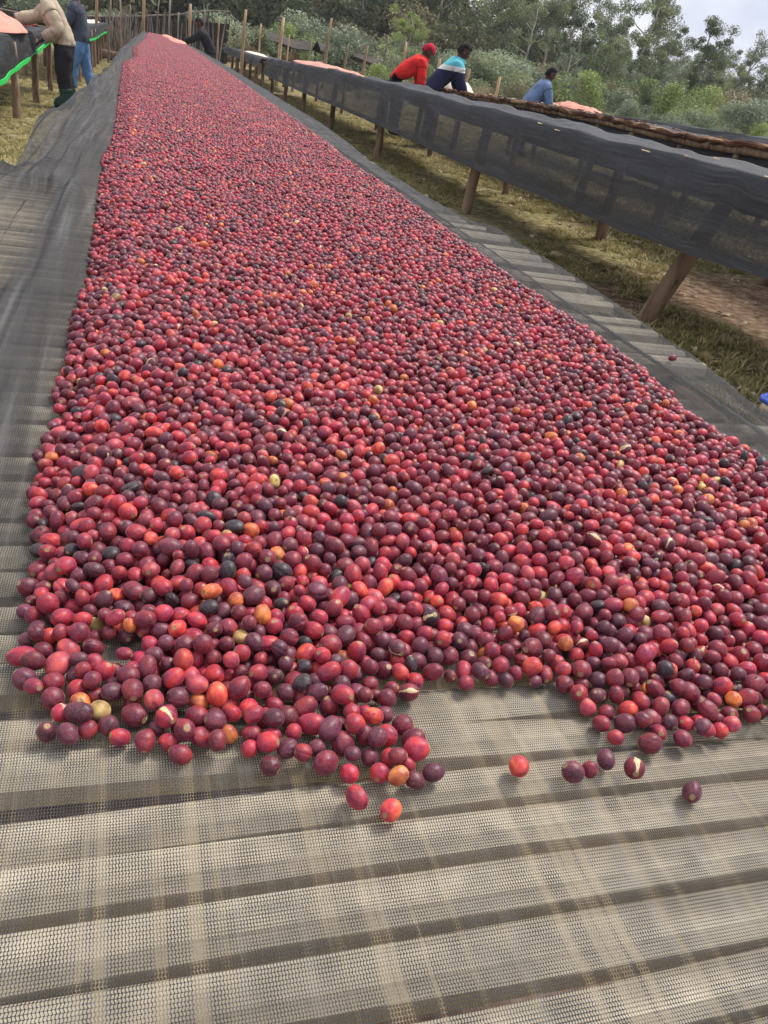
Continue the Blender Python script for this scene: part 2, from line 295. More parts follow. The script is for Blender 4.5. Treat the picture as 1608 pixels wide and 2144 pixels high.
cL = [(-.074, .43), (-.082, .542), (-.09, .612), (-.098, .696), (-.095, .767), (-.092, .863), (-.092, .995), (-.095, 1.187), (-.084, 1.339), (-.089, 1.671), (-.095, 2.0), (-.114, 2.736), (-.097, 3.091), (-.107, 4.053), (-.129, 5.4), (-.177, 8.8), (-.09, 9.74), (-.14, 13.3), (.0, 19), (.08, 25.8), (.12, 30)]
cF = [(-.074, .427), (-.057, .399), (-.056, .374), (-.047, .36), (-.026, .364), (-.009, .364), (.006, .349), (.029, .34), (.047, .344), (.064, .338), (.078, .325), (.106, .33), (.124, .324), (.129, .306), (.148, .294), (.169, .291), (.192, .304), (.19, .324), (.185, .342), (.179, .369), (.191, .387), (.213, .39), (.253, .397), (.277, .395), (.293, .394), (.31, .385), (.32, .371), (.324, .355), (.334, .328), (.377, .317), (.425, .324), (.48, .331), (.6, .34), (.74, .36), (.82, .42)]
cR = [(.85, .6), (.841, .773), (.833, .847), (.829, .938), (.865, 1.136), (.857, 1.341), (.854, 1.513), (.863, 1.98), (.877, 2.445), (.881, 2.858), (.86, 3.379), (.904, 4.08), (.916, 5.714), (.96, 9.662), (1.0, 15.3), (1.02, 23), (.98, 30)]
poly = np.array(cF + cR + cL[::-1][:-1])
def inside(P, poly):
    x, y = P[:, 0], P[:, 1]; c = np.zeros(len(P), bool); n = len(poly)
    for i in range(n):
        x1, y1 = poly[i]; x2, y2 = poly[(i + 1) % n]
        if y1 == y2: continue
        k = ((y1 > y) != (y2 > y)) & (x < (x2 - x1) * (y - y1) / (y2 - y1) + x1); c ^= k
    return c
def dist_poly(P, line):
    d = np.full(len(P), 9.); 
    for (a, b) in zip(line[:-1], line[1:]):
        a = np.array(a); b = np.array(b); ab = b - a; t = np.clip(((P - a) @ ab) / (ab @ ab), 0, 1)
        d = np.minimum(d, np.hypot(*(P - a - t[:, None] * ab).T))
    return d
def bed_net():
    ys = [-.6]; y = -.6
    while y < 32: y += max(.012, min(.12, abs(y) * .012 + .004)); ys.append(y)
    nx = 190; V = []; UV = []; D = []
    cLx = lambda y: float(np.interp(y, [p[1] for p in cL], [p[0] for p in cL]))
    for y in ys:
        xl, xr = XL(y), XR(y); xc = cLx(y)
        wl = .012 * math.sin(y * 5.1) + .02 * fbm(y * 2.1, 9)
        arc = xl - .14; px = None
        for i in range(nx + 1):
            s = i / nx
            # denser columns on the two margins
            if s < .45: x = xl - .0 + (xc + .04 - xl) * (s / .45)
            elif s < .6: x = (xc + .04) + (.80 - xc - .04) * ((s - .45) / .15)
            else: x = .80 + (xr - .80) * ((s - .6) / .4)
            z = BZ
            fl = max(0, min(1, (y - .42) / .35))                       # the loose fold fades out at the front
            # left fold between the slats and the cherries
            w = .042 + .012 * math.sin(y * 1.7) + (.05 if y > 2.1 else 0)
            c = xc - w - .01 + wl
            u = (x - c) / w
            if abs(u) < 1.6:
                z += fl * .030 * math.exp(-u * u * 1.8) * (1 + .5 * fbm(y * 1.3, 4)) * max(0, min(1, (xc + .002 - x) / .03))
            if x < xc - .004:
                amp = fl * max(0, min(1, (xc - .004 - x) / .05)) * (1 if x > xc - .22 or y > 1.9 else .25)
                wr = fbm((x + .03 * math.sin(y * .8)) * 24, y * .55, 2, 3)
                z += amp * (.034 * (.55 - min(.55, abs(wr) * 1.6)) + .012 * abs(fbm(x * 11, y * 1.6, 17)) + .002 * math.sin((x + .03 * y) * 150 + 2 * fbm(x * 2, y * .7)))
            # right: a pole bulging under the net, then the flat margin
            u = (x - (.905 + .05 * (xr - 1.05) + .012 * fbm(y * 1.2, 1))) / .022
            z += .022 * math.exp(-u * u) * min(1, max(0, (y - .3) / .3)) if abs(u) < 3 else 0
            if x > .86: z += .005 * fbm(x * 30, y * 1.5, 8) + .01 * fbm(x * 3, y * .9, 4)
            # margins turn down over the edge poles
            for e, sgn in ((xl, 1), (xr, -1)):
                q = (x - e) * sgn
                if q < .05: z -= (.05 - q) ** 2 * 14
            z += .0010 * fbm(x * 22, y * 22, 5) + .0014 - .0012 * math.cos(y * 160) * (y < 3) + (.004 if x > .95 and y > .55 else 0)
            V.append((x, y, z)); 
            dn = 0.0
            if x < xc + .03: dn = fl * max(0, min(1, 1.15 - abs((x - c) / (w * 1.25)) ** 3)) * .55
            if x < xc and y > 1.75: dn = max(dn, min(.42, (y - 1.75) * .9) * (.95 + .5 * fbm(x * 9, y * 2.2, 6)))
            if .86 < x < .94: dn = max(dn, .42)
            if x > .9: dn = max(dn, min(.5, max(0, y - 2.3) * 1.0)); dn = max(dn, .13 + .2 * fbm(x * 7, y * 3, 4)) if y > .5 else dn
            if y > 5: dn = max(dn, .55)
            if x < xc and y > .75 and y < 1.75 : dn = max(dn, .12)
            D.append(max(0, dn))
            if px is None: arc = x; 
            else: arc += math.hypot(x - px, z - pz)
            px, pz = x, z; UV.append((x + .02 * math.sin(y * .9), y))
    n = nx + 1; F = np.array([(j * n + i, j * n + i + 1, (j + 1) * n + i + 1, (j + 1) * n + i) for j in range(len(ys) - 1) for i in range(nx)])
    me = np_mesh('shade_net', V, F)
    uv = me.uv_layers.new(name='UVMap'); uv.data.foreach_set('uv', np.asarray(UV, np.float32)[F.ravel()].ravel())
    a = me.attributes.new('dens', 'FLOAT', 'POINT'); a.data.foreach_set('value', np.asarray(D, np.float32))
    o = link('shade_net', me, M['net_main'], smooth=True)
    tag(o, 'grey knitted shade net under the coffee cherries on the long central bed', 'shade net')
    return V
bed_net()
bed = empty('drying_bed', (.35, 0, 0)); tag(bed, 'long central raised bed of bamboo slats carrying the red coffee cherries', 'drying bed')
def part(mb, name, m, parent, smooth=False):
    o = mb.build(name, m, parent, smooth); o.location = -Vector(parent.location) if parent.rotation_euler.z == 0 else (0, 0, 0); return o
def slats():
    protos = []
    for k in range(7):
        mb = MB(); n = 9; w = random.uniform(.026, .034); P = []; F = []
        for i in range(n + 1):
            x = -.84 + 1.68 * i / n; bend = .004 * math.sin(i * .9 + k); ww = w * (1 + random.uniform(-.1, .1))
            P += [(x, -ww / 2 + bend, -.006), (x, -ww / 4 + bend, 0), (x, ww / 4 + bend, 0), (x, ww / 2 + bend, -.006), (x, ww / 2 + bend, -.022), (x, -ww / 2 + bend, -.022)]
        for i in range(n):
            for q in range(6): F.append((i * 6 + q, i * 6 + (q + 1) % 6, (i + 1) * 6 + (q + 1) % 6, (i + 1) * 6 + q))
        F += [(5, 4, 3, 2, 1, 0), tuple(n * 6 + q for q in range(6))]
        mb.add(P, F); me = mb.mesh('slat'); me.materials.append(M['slat']); protos.append(me)
    y = -.55; cnt = 0; rest = MB()
    while y < 31.5:
        step = random.choice([.036, .037, .039, .042, .049 if y < 3 else .038])
        a_ = max(XL(y), -.5) + .065; b_ = XR(y) - .035; b_ = b_ if y < .55 or random.random() < .42 else random.uniform(.86, .97); xc = (a_ + b_) / 2
        hw = (b_ - a_) / 2
        if cnt < 290:
            o = link('slat', random.choice(protos), parent=bed); o.location = Vector((xc + random.uniform(-.01, .01), y, BZ - .0014 - random.uniform(0, .0018))) - Vector(bed.location)
            o.scale = (hw / .84, 1, 1); o.rotation_euler = (0, 0, random.gauss(0, .012)); cnt += 1
        else: rest.box((xc, y, BZ - .02), (hw * 2, .042, .01), random.gauss(0, .012))
        y += step
    o = part(rest, 'slat', M['slat'], bed); o['kind'] = 'stuff'
slats()
# lengthwise splits laid across the slats, seen through the net on the front and the margins
for (x0, x1, y0, y1, w) in [(-.43, -.40, -.5, 1.9, .008)]:
    mb = MB(); k = 8; P = []; F = []
    for i in range(k + 1):
        t = i / k; x = x0 + (x1 - x0) * t + .004 * math.sin(i * 1.3 + x0 * 40); y = y0 + (y1 - y0) * t
        P += [(x - w / 2, y, BZ - .0045), (x + w / 2, y, BZ - .0045), (x + w / 2, y, BZ - .0008), (x - w / 2, y, BZ - .0008)]
    for i in range(k):
        for q in range(4): F.append((i * 4 + q, (i + 1) * 4 + q, (i + 1) * 4 + (q + 1) % 4, i * 4 + (q + 1) % 4))
    mb.add(P, F); part(mb, 'bamboo_strip', M['strip'], bed)
def wob(p, q, n, a): 
    p, q = Vector(p), Vector(q); return [p.lerp(q, i / n) + Vector((random.uniform(-a, a), 0, random.uniform(-a, a))) for i in range(n + 1)]
for seg in range(8):
    y0 = -.5 + seg * 4; y1 = y0 + 4.0
    for f in (XL, XR):
        sg = .06 if f is XL else -.06
        y0c = y0
        mb = MB(); mb.tube([(max(f(y), -.52) + sg, y, BZ - .075) for y in np.linspace(y0c + .003, y1 - .003, 9)], .034, 8, .05); part(mb, 'rail', M['pole'], bed, True)
for y in np.arange(-.3, 31.5, 1.6):
    y = float(y); xa, xb = max(XL(y), -.5) + .06, XR(y) - .06
    mb = MB(); mb.tube(wob((xa - .08, y, BZ - .145), (xb + .08, y, BZ - .145), 5, .004), .034, 8, .06); part(mb, 'crossbeam', M['pole'], bed, True)
    for x in (xa, xb):
        mb = MB(); mb.tube(wob((x + random.uniform(-.03, .03), y + .07, gz(x, y) - .15), (x, y + .07, BZ - .11), 4, .006), [.048, .044, .044, .04, .04], 9, .06); part(mb, 'leg', M['pole'], bed, True)
# ------------------------------------------------------------------ coffee cherries
def deposit(T=.7, H=.052, seed=3):
    g = .0016; n = int(round(T / g)); g = T / n; rg = np.random.default_rng(seed)
    hm = np.full((n, n), .0074, np.float32); nz = (rg.random((n, n)) * .006).astype(np.float32)
    out = []; k = 12; oi = np.arange(-k, k + 1)
    for it in range(12000):
        # look for a low place in a random window, not everywhere
        i0, j0 = rg.integers(0, n, 2); W_ = 70
        ii = (i0 + np.arange(W_)) % n; jj = (j0 + np.arange(W_)) % n
        sub = hm[np.ix_(ii, jj)] + nz[np.ix_(ii, jj)]
        a = int(sub.argmin()); i, j = ii[a // W_], jj[a % W_]; z = float(hm[i, j])
        if z > H: 
            if it > 9000: break
            continue
        r = rg.normal(.0074, .00085); r = min(max(r, .0056), .0095)
        z = z - .0074 + r if z < .0075 else z
        out.append((i * g, j * g, z, r)); D = r + .0074
        pi = (i + oi) % n; pj = (j + oi) % n
        d2 = (oi[:, None] ** 2 + oi[None, :] ** 2) * g * g
        cap = np.where(d2 < D * D, z + np.sqrt(np.maximum(D * D - d2, 0)) * .93, 0)
        blk = np.ix_(pi, pj); hm[blk] = np.maximum(hm[blk], cap)
    return np.array(out)
tile = deposit() * .88
T = .7 * .88
allp = []
for a in range(-1, 3):
    for b in range(-2, 53):
        q = tile.copy(); q[:, 0] += a * T - .2; q[:, 1] += b * T + .2 + .23 * a; allp.append(q)
P = np.concatenate(allp); P = P[inside(P[:, :2], poly)]
dF = dist_poly(P[:, :2], cF); dS = np.minimum(dist_poly(P[:, :2], cR), dist_poly(P[:, :2], cL))
def vn(x, y, f):      # cheap smooth noise
    return (np.sin(x * f + 1.3 * np.sin(y * f * .8)) + np.sin(y * f * 1.3 + 2.1 * np.sin(x * f * .7 + 1)) + np.sin((x + y) * f * .61 + 4)) / 3
lobe = np.exp(-((P[:, 0] - .05) / .16) ** 2 - ((P[:, 1] - .36) / .07) ** 2)     # thin scattered lobe at the front left
top = .0112 + np.minimum(.030, np.minimum(dF * .17, dS * .5)) + .0035 * vn(P[:, 0], P[:, 1], 17) * np.minimum(1, dF * 5)
top = np.where(lobe > .3, np.minimum(top, .0150 + .02 * (1 - lobe)), top)
top = np.where(dS < .012, np.maximum(top, .0112), top)
keep = P[:, 2] < top
depth = np.interp(P[:, 1], [0, 3, 6, 10], [.034, .026, .02, .016])
keep &= P[:, 2] > top - depth - np.where(dS < .04, .05, 0)
keep &= ~((lobe > .45) & (rng.random(len(P)) < .03)) & ~((np.hypot(P[:, 0] + .008, P[:, 1] - .447) < .013))
P = P[keep]
loose = [(.251, .313, .0073), (.288, .304, .0074), (.3035, .306, .0059), (.319, .312, .0069), (.336, .302, .0077), (.369, .278, .0071), (1.0, 1.245, .0070), (.133, .302, .0070), (.152, .290, .0070)]
P = P[~np.any([np.hypot(P[:, 0] - l[0], P[:, 1] - l[1]) < .0135 for l in loose], axis=0)]
P = np.concatenate([P, [(x, y, r * .93, r) for x, y, r in loose]])
nC = len(P); nL = len(loose)
# kinds of ripeness
KN = ['wine red', 'crimson', 'dark purple', 'bright red', 'blackish', 'orange', 'yellow', 'rosy pink']
KC = np.array([(.150, .008, .027), (.31, .014, .042), (.098, .014, .034), (.48, .028, .034), (.022, .013, .018), (.52, .11, .03), (.46, .28, .10), (.38, .045, .070)])
pr = np.array([.35, .31, .19, .045, .026, .018, .006, .055])
kind = rng.choice(8, nC, p=pr / pr.sum()); kind[-nL:] = [3, 2, 0, 2, 0, 2, 0, 1, 3]
col = KC[kind] * rng.normal(1, .16, (nC, 1)).clip(.55, 1.5) * rng.normal(1, .05, (nC, 3)).clip(.8, 1.2)
rot = rng.uniform(-math.pi, math.pi, (nC, 3)); el = rng.uniform(.98, 1.36, nC)
scl = np.stack([P[:, 3] * rng.uniform(.90, 1.02, nC), P[:, 3] * rng.uniform(.94, 1.05, nC), P[:, 3] * el], 1)
sh = (kind == 4) & (rng.random(nC) < .6); scl[sh, 0] *= .75; sh2 = (kind == 6) & (rng.random(nC) < .5); scl[sh2, 0] *= .62; scl[sh2, 1] *= .8
pos = P[:, :3].copy(); pos[:, 2] += BZ + .0012
def cherry_mesh(k, sub):
    bm = bmesh.new(); bmesh.ops.create_icosphere(bm, subdivisions=sub, radius=1)
    ly = bm.verts.layers.float_vector.new('lp')
    rs = random.Random(k); ph = [rs.uniform(0, 6) for _ in range(6)]
    for v in bm.verts:
        p = v.co.copy(); v[ly] = p
        s = 1 + .035 * math.sin(p.x * 2.3 + ph[0]) + .035 * math.sin(p.y * 2.1 + ph[1]) + .02 * math.sin(p.z * 4 + ph[2]) + .015 * math.sin((p.x + p.y) * 5 + ph[3])
        if k % 3 == 0: s *= 1 - .06 * max(0, p.z)                       # egg shaped
        if k % 4 == 1: s *= 1 - .10 * math.exp(-((p.x + .2 * p.y) / .10) ** 2) * (1 if p.y > 0 else .3)   # seam between the two beans
        if p.z > .93: s *= 1 - .07 * (p.z - .93) / .07
        if k in (2, 6): s *= 1 + .022 * math.sin(p.x * 11 + 3 * math.sin(p.z * 3 + k)) * (1 - p.z * p.z) - .05 * math.exp(-((p.y - .8) / .25) ** 2)   # wrinkled, dented
        if k == 5: s *= 1 - .12 * math.exp(-(((p - Vector((.7, .3, .65))).length / .45) ** 2))
        v.co = p * s
        if sub > 2 and .955 < p.z < .985: v.co *= 1.035                 # rim of the blossom scar
        if p.z < -.97: v.co *= .93
    me = bpy.data.meshes.new('cherry'); bm.to_mesh(me); bm.free()
    me.polygons.foreach_set('use_smooth', [True] * len(me.polygons)); return me
near_m = [cherry_mesh(k, 4) for k in range(8)]
for m_ in near_m: m_.materials.append(M['cherry'])
CAMR = np.array([[0.95186727, -0.01286822, -0.30624028], [-0.25471209, 0.5225641, -0.81366364], [0.17050058, 0.85250289, 0.49413397]])
c = (pos - np.array([0, 0, 1.4])) @ CAMR; u = 804 + 1610 * c[:, 0] / -c[:, 2]; v = 1072 - 1610 * c[:, 1] / -c[:, 2]
inview = (u > 5) & (u < 1603) & (v > 0) & (v < 2140)
# visible from above: nothing higher right over it
size = P[:, 3] / -c[:, 2]; top_ = np.zeros(nC, bool)
cand = np.where(inview & (pos[:, 1] < .75))[0]
for i in cand:
    d = np.hypot(pos[cand, 0] - pos[i, 0], pos[cand, 1] - .35 * (pos[cand, 2] - pos[i, 2]) - pos[i, 1]); hid = (d < .009) & (pos[cand, 2] > pos[i, 2] + .004)
    top_[i] = not hid.any()
order = [i for i in np.argsort(-size) if top_[i]][:300]
order = list(dict.fromkeys([nC - 1 - k for k in range(nL)] + order))[:300]
isind = np.zeros(nC, bool); isind[order] = True
def zone(x, y):
    if x < .21 and y < .335: return 'on the front tip of the left tongue'
    if x < -.03: return 'along the left rim of the spread'
    if x < .06: return 'in the front left corner of the spread' if y < .40 else 'behind the front left corner'
    if x < .14: return 'in the left tongue of the spread' if y < .40 else 'behind the left tongue'
    if x < .20: return 'on the right side of the left tongue' if y < .40 else 'left of the bare bay'
    if x < .33: return 'on the rim of the bare bay' if y < .43 else 'behind the bare bay'
    if x < .40: return 'on the tip of the right tongue' if y < .36 else 'inside the right tongue'
    return 'on the front rim at the right' if y < .36 else 'behind the front rim at the right'
IP = pos[order]; used = {}
loose_lab = {nC - 9: 'lone bright red egg-shaped cherry on the bare net right of the left tongue', nC - 8: 'dark purple cherry leftmost of the loose row of four on the net', nC - 7: 'smallest wine red cherry second in the loose row of four', nC - 6: 'dark purple cherry third and farthest in the loose row of four', nC - 5: 'large wine red cherry rightmost of the loose row of four', nC - 4: 'lone dark purple cherry nearest the front right on the bare net', nC - 3: 'single stray wine red cherry on the right margin of the net'}
for n_, i in enumerate(order):
    o = bpy.data.objects.new('coffee_cherry', near_m[int(rng.integers(0, 8))]); COL.objects.link(o)
    o.location = pos[i]; o.rotation_euler = rot[i]; o.scale = scl[i]; o.color = (*col[i], 1)
    if i >= nC - nL: o.rotation_euler = (R(78) + rng.normal(0, .2), 0, rng.uniform(0, 6))
    d = IP - pos[i]; dd = np.hypot(d[:, 0], d[:, 1]); dd[n_] = 9; nb = np.argsort(dd)[:2]
    def rel(k):
        dx, dy = d[k, 0], d[k, 1]
        return 'at left' if dx < -abs(dy) else 'at right' if dx > abs(dy) else 'behind' if dy > 0 else 'in front'
    sz = 'large ' if P[i, 3] > .0073 else 'small ' if P[i, 3] < .0058 else ''
    lab = loose_lab.get(i) or f"{sz}{KN[kind[i]]} cherry {zone(*pos[i,:2])}, {KN[kind[order[nb[0]]]]} one {rel(nb[0])}"
    k1, k2 = KN[kind[order[nb[0]]]], KN[kind[order[nb[1]]]]
    k1 = k1; opts = [lab, f"{sz}{KN[kind[i]]} cherry {zone(*pos[i,:2])}, {k1} {rel(nb[0])}, {k2} {rel(nb[1])}", f"{sz}{KN[kind[i]]} cherry {zone(*pos[i,:2])}, {k2} one {rel(nb[1])}", f"{sz}{KN[kind[i]]} cherry {zone(*pos[i,:2])}, {KN[kind[order[np.argsort(dd)[2]]]]} farther {rel(np.argsort(dd)[2])}", f"{KN[kind[i]]} cherry {zone(*pos[i,:2])}, {k1} {rel(nb[0])}"]
    if P[i, 2] > .011: opts.append(f"{sz}{KN[kind[i]]} cherry raised on others {zone(*pos[i,:2])}, {k1} {rel(nb[0])}")
    lab = next((q for q in opts if q not in used and len(q.split()) <= 16), lab)
    used[lab] = 1
    tag(o, lab, 'coffee cherry', 'coffee cherries spread on the central bed')
ccount = nC
rest = ~isind
protosC = []
for k in range(8):
    me = cherry_mesh(k, 2 if k else 2); me.name = 'cherry_mass_shape'; me.materials.append(M['cherry_inst']); protosC.append(bpy.data.objects.new('cherry_mass_shape', me))
protosN = []
for k in range(8):
    me = cherry_mesh(k, 3); me.materials.append(M['cherry_inst']); protosN.append(bpy.data.objects.new('cherry_near_shape', me))
protosC += protosN; nearm = rest & (pos[:, 1] < 1.6)
pack = np.concatenate([col, np.ones((nC, 1))], 1)
sc_o = scatter('coffee_cherry_spread', pos[rest], rot[rest], scl[rest], protosC, M['cherry_inst'], pack[rest], 'dense carpet of red and purple coffee cherries covering the central bed')
vv = rng.integers(0, 8, int(rest.sum())) + np.where(nearm[rest], 8, 0)
sc_o.data.attributes['var'].data.foreach_set('value', vv.astype(np.int32))
print('cherries', nC, 'individual', len(order))
# ------------------------------------------------------------------ draped nets and neighbouring tables
def drape(name, sec, y0, y1, hem, material, label, parent=None, dy=.12, amp=.02, seed=0, dens=None, rail_k=None, lump=.03, group=None):
    """net over a table: sec = far-to-near cross-section [(x, z)], then a fall to hem(y) at x = sec[-1].x"""
    n_y = int((y1 - y0) / dy) + 1; ys = np.linspace(y0, y1, n_y); pts = []
    for (a, b) in zip(sec[:-1], sec[1:]):
        k = max(2, int(math.dist(a, b) / .045)); pts += [(a[0] + (b[0] - a[0]) * i / k, a[1] + (b[1] - a[1]) * i / k, 0) for i in range(k)]
    pts.append((*sec[-1], 0)); sx, sz = sec[-1]; sg = -1 if sec[0][0] > sx else 1
    K = 16; V = []; UV = []; n = len(pts) + K
    for y in ys:
        y = float(y); zs = rail_k(y) if rail_k else 0; arc = 0; prev = None
        for i, (x, z, _) in enumerate(pts):
            w = 1 if 0 < i < len(pts) - 5 else .55
            zz = z + zs + lump * w * fbm(x * 2.3, y * 1.3, seed) + amp * .5 * fbm(x * 8, y * 2.5, seed + 3) - (.010 * math.sin((i / len(pts)) * math.pi)) * (1 + .5 * math.sin(y * 1.85))
            xx = x + sg * amp * .6 * fbm(2, y * 1.6, seed + 5) * (1 if i > len(pts) - 4 else 0)
            if prev: arc += math.dist(prev, (xx, zz))
            prev = (xx, zz); V.append((xx, y, zz)); UV.append((arc, y))
        tx, tz = prev; h = hem(y) + .015 * fbm(1, y * 1.9, seed)
        for k in range(1, K + 1):
            t = k / K; zz = tz + (h - tz) * t
            out = sg * (.018 + amp * (1.2 * fbm(y * 1.1, t * .8, seed + 9) + .55 * math.sin(y * 3.3 + 2 * math.sin(y * .7)) * t + .3 * fbm(y * 6, t, seed + 2) + .8 * abs(fbm(y * 1.7 + t * .8, t * 2.2, seed + 31)) - .35 * abs(fbm(y * .9 - t, t * 4, seed + 37))))
            xx = tx + out * min(1, t * 3) + sg * .05 * t; V.append((xx, y + .05 * t * fbm(y, 3, seed), zz)); arc += abs(h - tz) / K; UV.append((arc, y))
    F = np.array([(j * n + i, j * n + i + 1, (j + 1) * n + i + 1, (j + 1) * n + i) for j in range(len(ys) - 1) for i in range(n - 1)])
    me = np_mesh(name, V, F); uv = me.uv_layers.new(name='UVMap'); uv.data.foreach_set('uv', np.asarray(UV, np.float32)[F.ravel()].ravel())
    D = np.array([(dens[0] if i < len(pts) + 1 else dens[1] if i < n - 2 else dens[2]) if dens else 0 for _ in ys for i in range(n)], np.float32)
    D += np.array([.22 * fbm(v[1] * .7, v[2] * 2.5, seed + 11) + .05 for v in V], np.float32)
    a = me.attributes.new('dens', 'FLOAT', 'POINT'); a.data.foreach_set('value', D)
    o = link(name, me, material, smooth=True)
    if label: tag(o, label, 'shade net', group)
    return o
def table(xl, xr, y0, y1, zt, label, near, farp, zk=None, legr=.045, step=1.0, cov=True, group='drying tables beside the central bed'):
    t = empty('drying_table', ((xl + xr) / 2, (y0 + y1) / 2, 0)); tag(t, label, 'drying table', group)
    Z = lambda y: zt + (zk(y) if zk else 0)
    ln = max(2.8, (y1 - y0) / 6); k = max(1, int(round((y1 - y0) / ln)))
    for x in (xl, xr):
        for s in range(k):
            a, b = y0 + (y1 - y0) * s / k, y0 + (y1 - y0) * (s + 1) / k
            mb = MB(); r = random.uniform(.03, .04); mb.tube([(x + random.uniform(-.012, .012), y, Z(y) - .04 + random.uniform(-.008, .008)) for y in np.linspace(a + .003, b - .003, 8)], r, 8, .08); part(mb, 'rail', M['pole'], t, True)
    for x, L_ in ((xl, near), (xr, farp)):
        for q in L_:
            y, r, dx, dyy = (*q, 0, 0)[:4] if len(q) == 2 else q
            g = gz(x, y) - .12; n = 6; mb = MB()
            mb.tube([(x + .045 + dx * (i / n) + random.uniform(-.008, .008), y + dyy * (i / n) + random.uniform(-.008, .008), g + (Z(y) - .08 - g) * i / n) for i in range(n + 1)], [r * (1.08 - .16 * i / n) for i in range(n + 1)], 10, .05)
            part(mb, 'leg', M['pole'], t, True)
    y = y0 + .2
    while y < y1:
        mb = MB(); mb.tube(wob((xl - .01, y, Z(y) - .11), (xr + .01, y, Z(y) - .11), 4, .006), .028, 7, .08); part(mb, 'crossbeam', M['pole'], t, True); y += 1.7
    mb = MB(); y = y0
    while y < y1: mb.box(((xl + xr) / 2, y, Z(y) - .062), (xr - xl + .02, .04, .012), random.gauss(0, .015)); y += random.uniform(.055, .09)
    o = part(mb, 'slat', M['slat'], t); o['kind'] = 'stuff'
    return t
# right neighbour
zk2 = lambda y: float(np.interp(y, [0, 3.5, 14, 20, 23], [.03, .03, -.01, -.10, -.16]))
t2 = table(2.99, 4.0, .6, 22.3, 1.20, 'nearest drying table right of the central bed, long black net hanging over its side',
      [(4.2, .056, .16, -.22), (7.5, .05, .02, -.1), (11.0, .048), (14.2, .045), (17, .045), (19.4, .045), (21.6, .045), (1.6, .05)],
      [(6.6, .05), (8.9, .036), (11.8, .036), (15, .036), (18, .036), (21, .036), (3.2, .04)], zk2)
hem2 = lambda y: float(np.interp(y, [0, 3.1, 3.8, 4.8, 7.4, 10.5, 13.5, 20.7, 22.3], [.86, .84, .80, .77, .742, .744, .73, .70, .72]))
drape('shade_net', [(4.12, 1.17), (4.04, 1.235), (3.85, 1.205), (3.2, 1.20), (3.02, 1.235), (2.95, 1.225)], .55, 22.4, hem2, M['net_dark'], 'long black shade net draped over the nearest right-hand table, posts showing through it', amp=.03, seed=21, dens=(.6, -.11, .3), rail_k=zk2, dy=.07, lump=.075)
# torn bamboo ends sticking through the net along the near rail
for i in range(14):
    y = 2.7 + 4.2 * random.random() ** 1.2; ln = random.choice([.02, .03, .05, .09, .13]); x = 2.938 + random.uniform(-.012, .004); z = 1.222 + zk2(y) + random.gauss(0, .018)
    mb = MB(); mb.box((x, y, z), (.005, ln, .004), random.gauss(0, .12), .0025); part(mb, 'bamboo_end', M['strip'], t2)
# second table in the same row, farther
table(2.99, 3.95, 23.2, 34, 1.02, 'far drying table end to end behind the black-netted one, thin pale legs', [(23.5, .045), (25, .05), (26.4, .045), (28, .045), (30, .04), (32, .04)], [(24.3, .04), (26, .04), (29, .04), (32, .04)])
drape('shade_net', [(4.02, .98), (3.95, 1.05), (3.1, 1.03), (2.94, 1.04)], 23.1, 34.1, lambda y: .83, M['net_dark'], 'short black net on the far table in the row right of the bed', amp=.03, seed=31, dens=(.2, 0, .1), dy=.15)
# third row: bark-covered rail at eye level
zk3 = lambda y: float(np.interp(y, [4, 5.73, 6.9, 8.5, 10.5, 13, 16], [.11, .10, .06, .07, .04, -.01, -.04]))
t3 = table(4.78, 5.75, 4.2, 16, 1.27, 'drying table behind the black-netted one, rough bark rail along its near side', [(5.2, .05), (6.95, .05), (8.55, .05), (10.6, .045), (13, .045), (15, .045)], [(5.5, .04), (8, .04), (10.5, .04), (13, .04)], zk3)
for s in range(9):
    a = 4.2 + s * 1.3; mb = MB(); 
    mb.tube([(4.735 + random.uniform(-.012, .012), y, 1.262 + zk3(y) + random.uniform(-.012, .012)) for y in np.linspace(a, a + 1.28, 14)], [random.uniform(.022, .032) for _ in range(14)], 9, .2); part(mb, 'bark_rail', M['bark'], t3)
for i in range(70):
    y = random.uniform(4.4, 12); mb = MB(); mb.box((4.72 + random.uniform(-.03, .06), y, 1.297 + zk3(y) + random.uniform(-.04, .01)), (.012, random.uniform(.03, .14), .008), random.gauss(0, .35), .003)
    if i < 110: part(mb, 'bark_flake', M['strip'] if i % 3 else M['bark'], t3)
drape('shade_net', [(5.85, 1.2), (5.78, 1.29), (5.5, 1.262), (5.0, 1.262), (4.83, 1.275)], 4.3, 12.6, lambda y: 1.0 + zk3(y), M['net_left'], 'black net tucked behind the bark rail of the second right-hand table', amp=.015, seed=41, dens=(.1, .1, .1), rail_k=zk3, dy=.1)
drape('shade_net', [(4.86, .9), (4.9, 1.1), (4.88, 1.17)], 4.2, 16, lambda y: .85, M['net_left'], 'dark inner net hanging under the bark rail of the second right-hand table', amp=.02, seed=43, dens=(.1, .1, .1), rail_k=zk3, dy=.15)
# fourth row
zk4 = lambda y: float(np.interp(y, [5, 7.8, 9.7, 11.6, 14.5], [.10, .085, .04, -.01, -.04]))
table(6.5, 7.45, 5.2, 14.6, 1.33, 'farthest right drying table under grey nets and a salmon cloth heap', [(5.6, .04), (7.6, .04), (9.6, .04), (11.6, .04), (13.6, .04)], [(6.5, .04), (9, .04), (12, .04)], zk4)
drape('shade_net', [(7.55, 1.25), (7.48, 1.40), (7.2, 1.37), (6.7, 1.35), (6.46, 1.36)], 5.1, 12.2, lambda y: 1.17 + zk4(y), M['net_dark'], 'grey-black net with raised folds on the farthest right-hand table', amp=.03, seed=51, dens=(.3, .3, .3), rail_k=zk4, dy=.1, lump=.05)
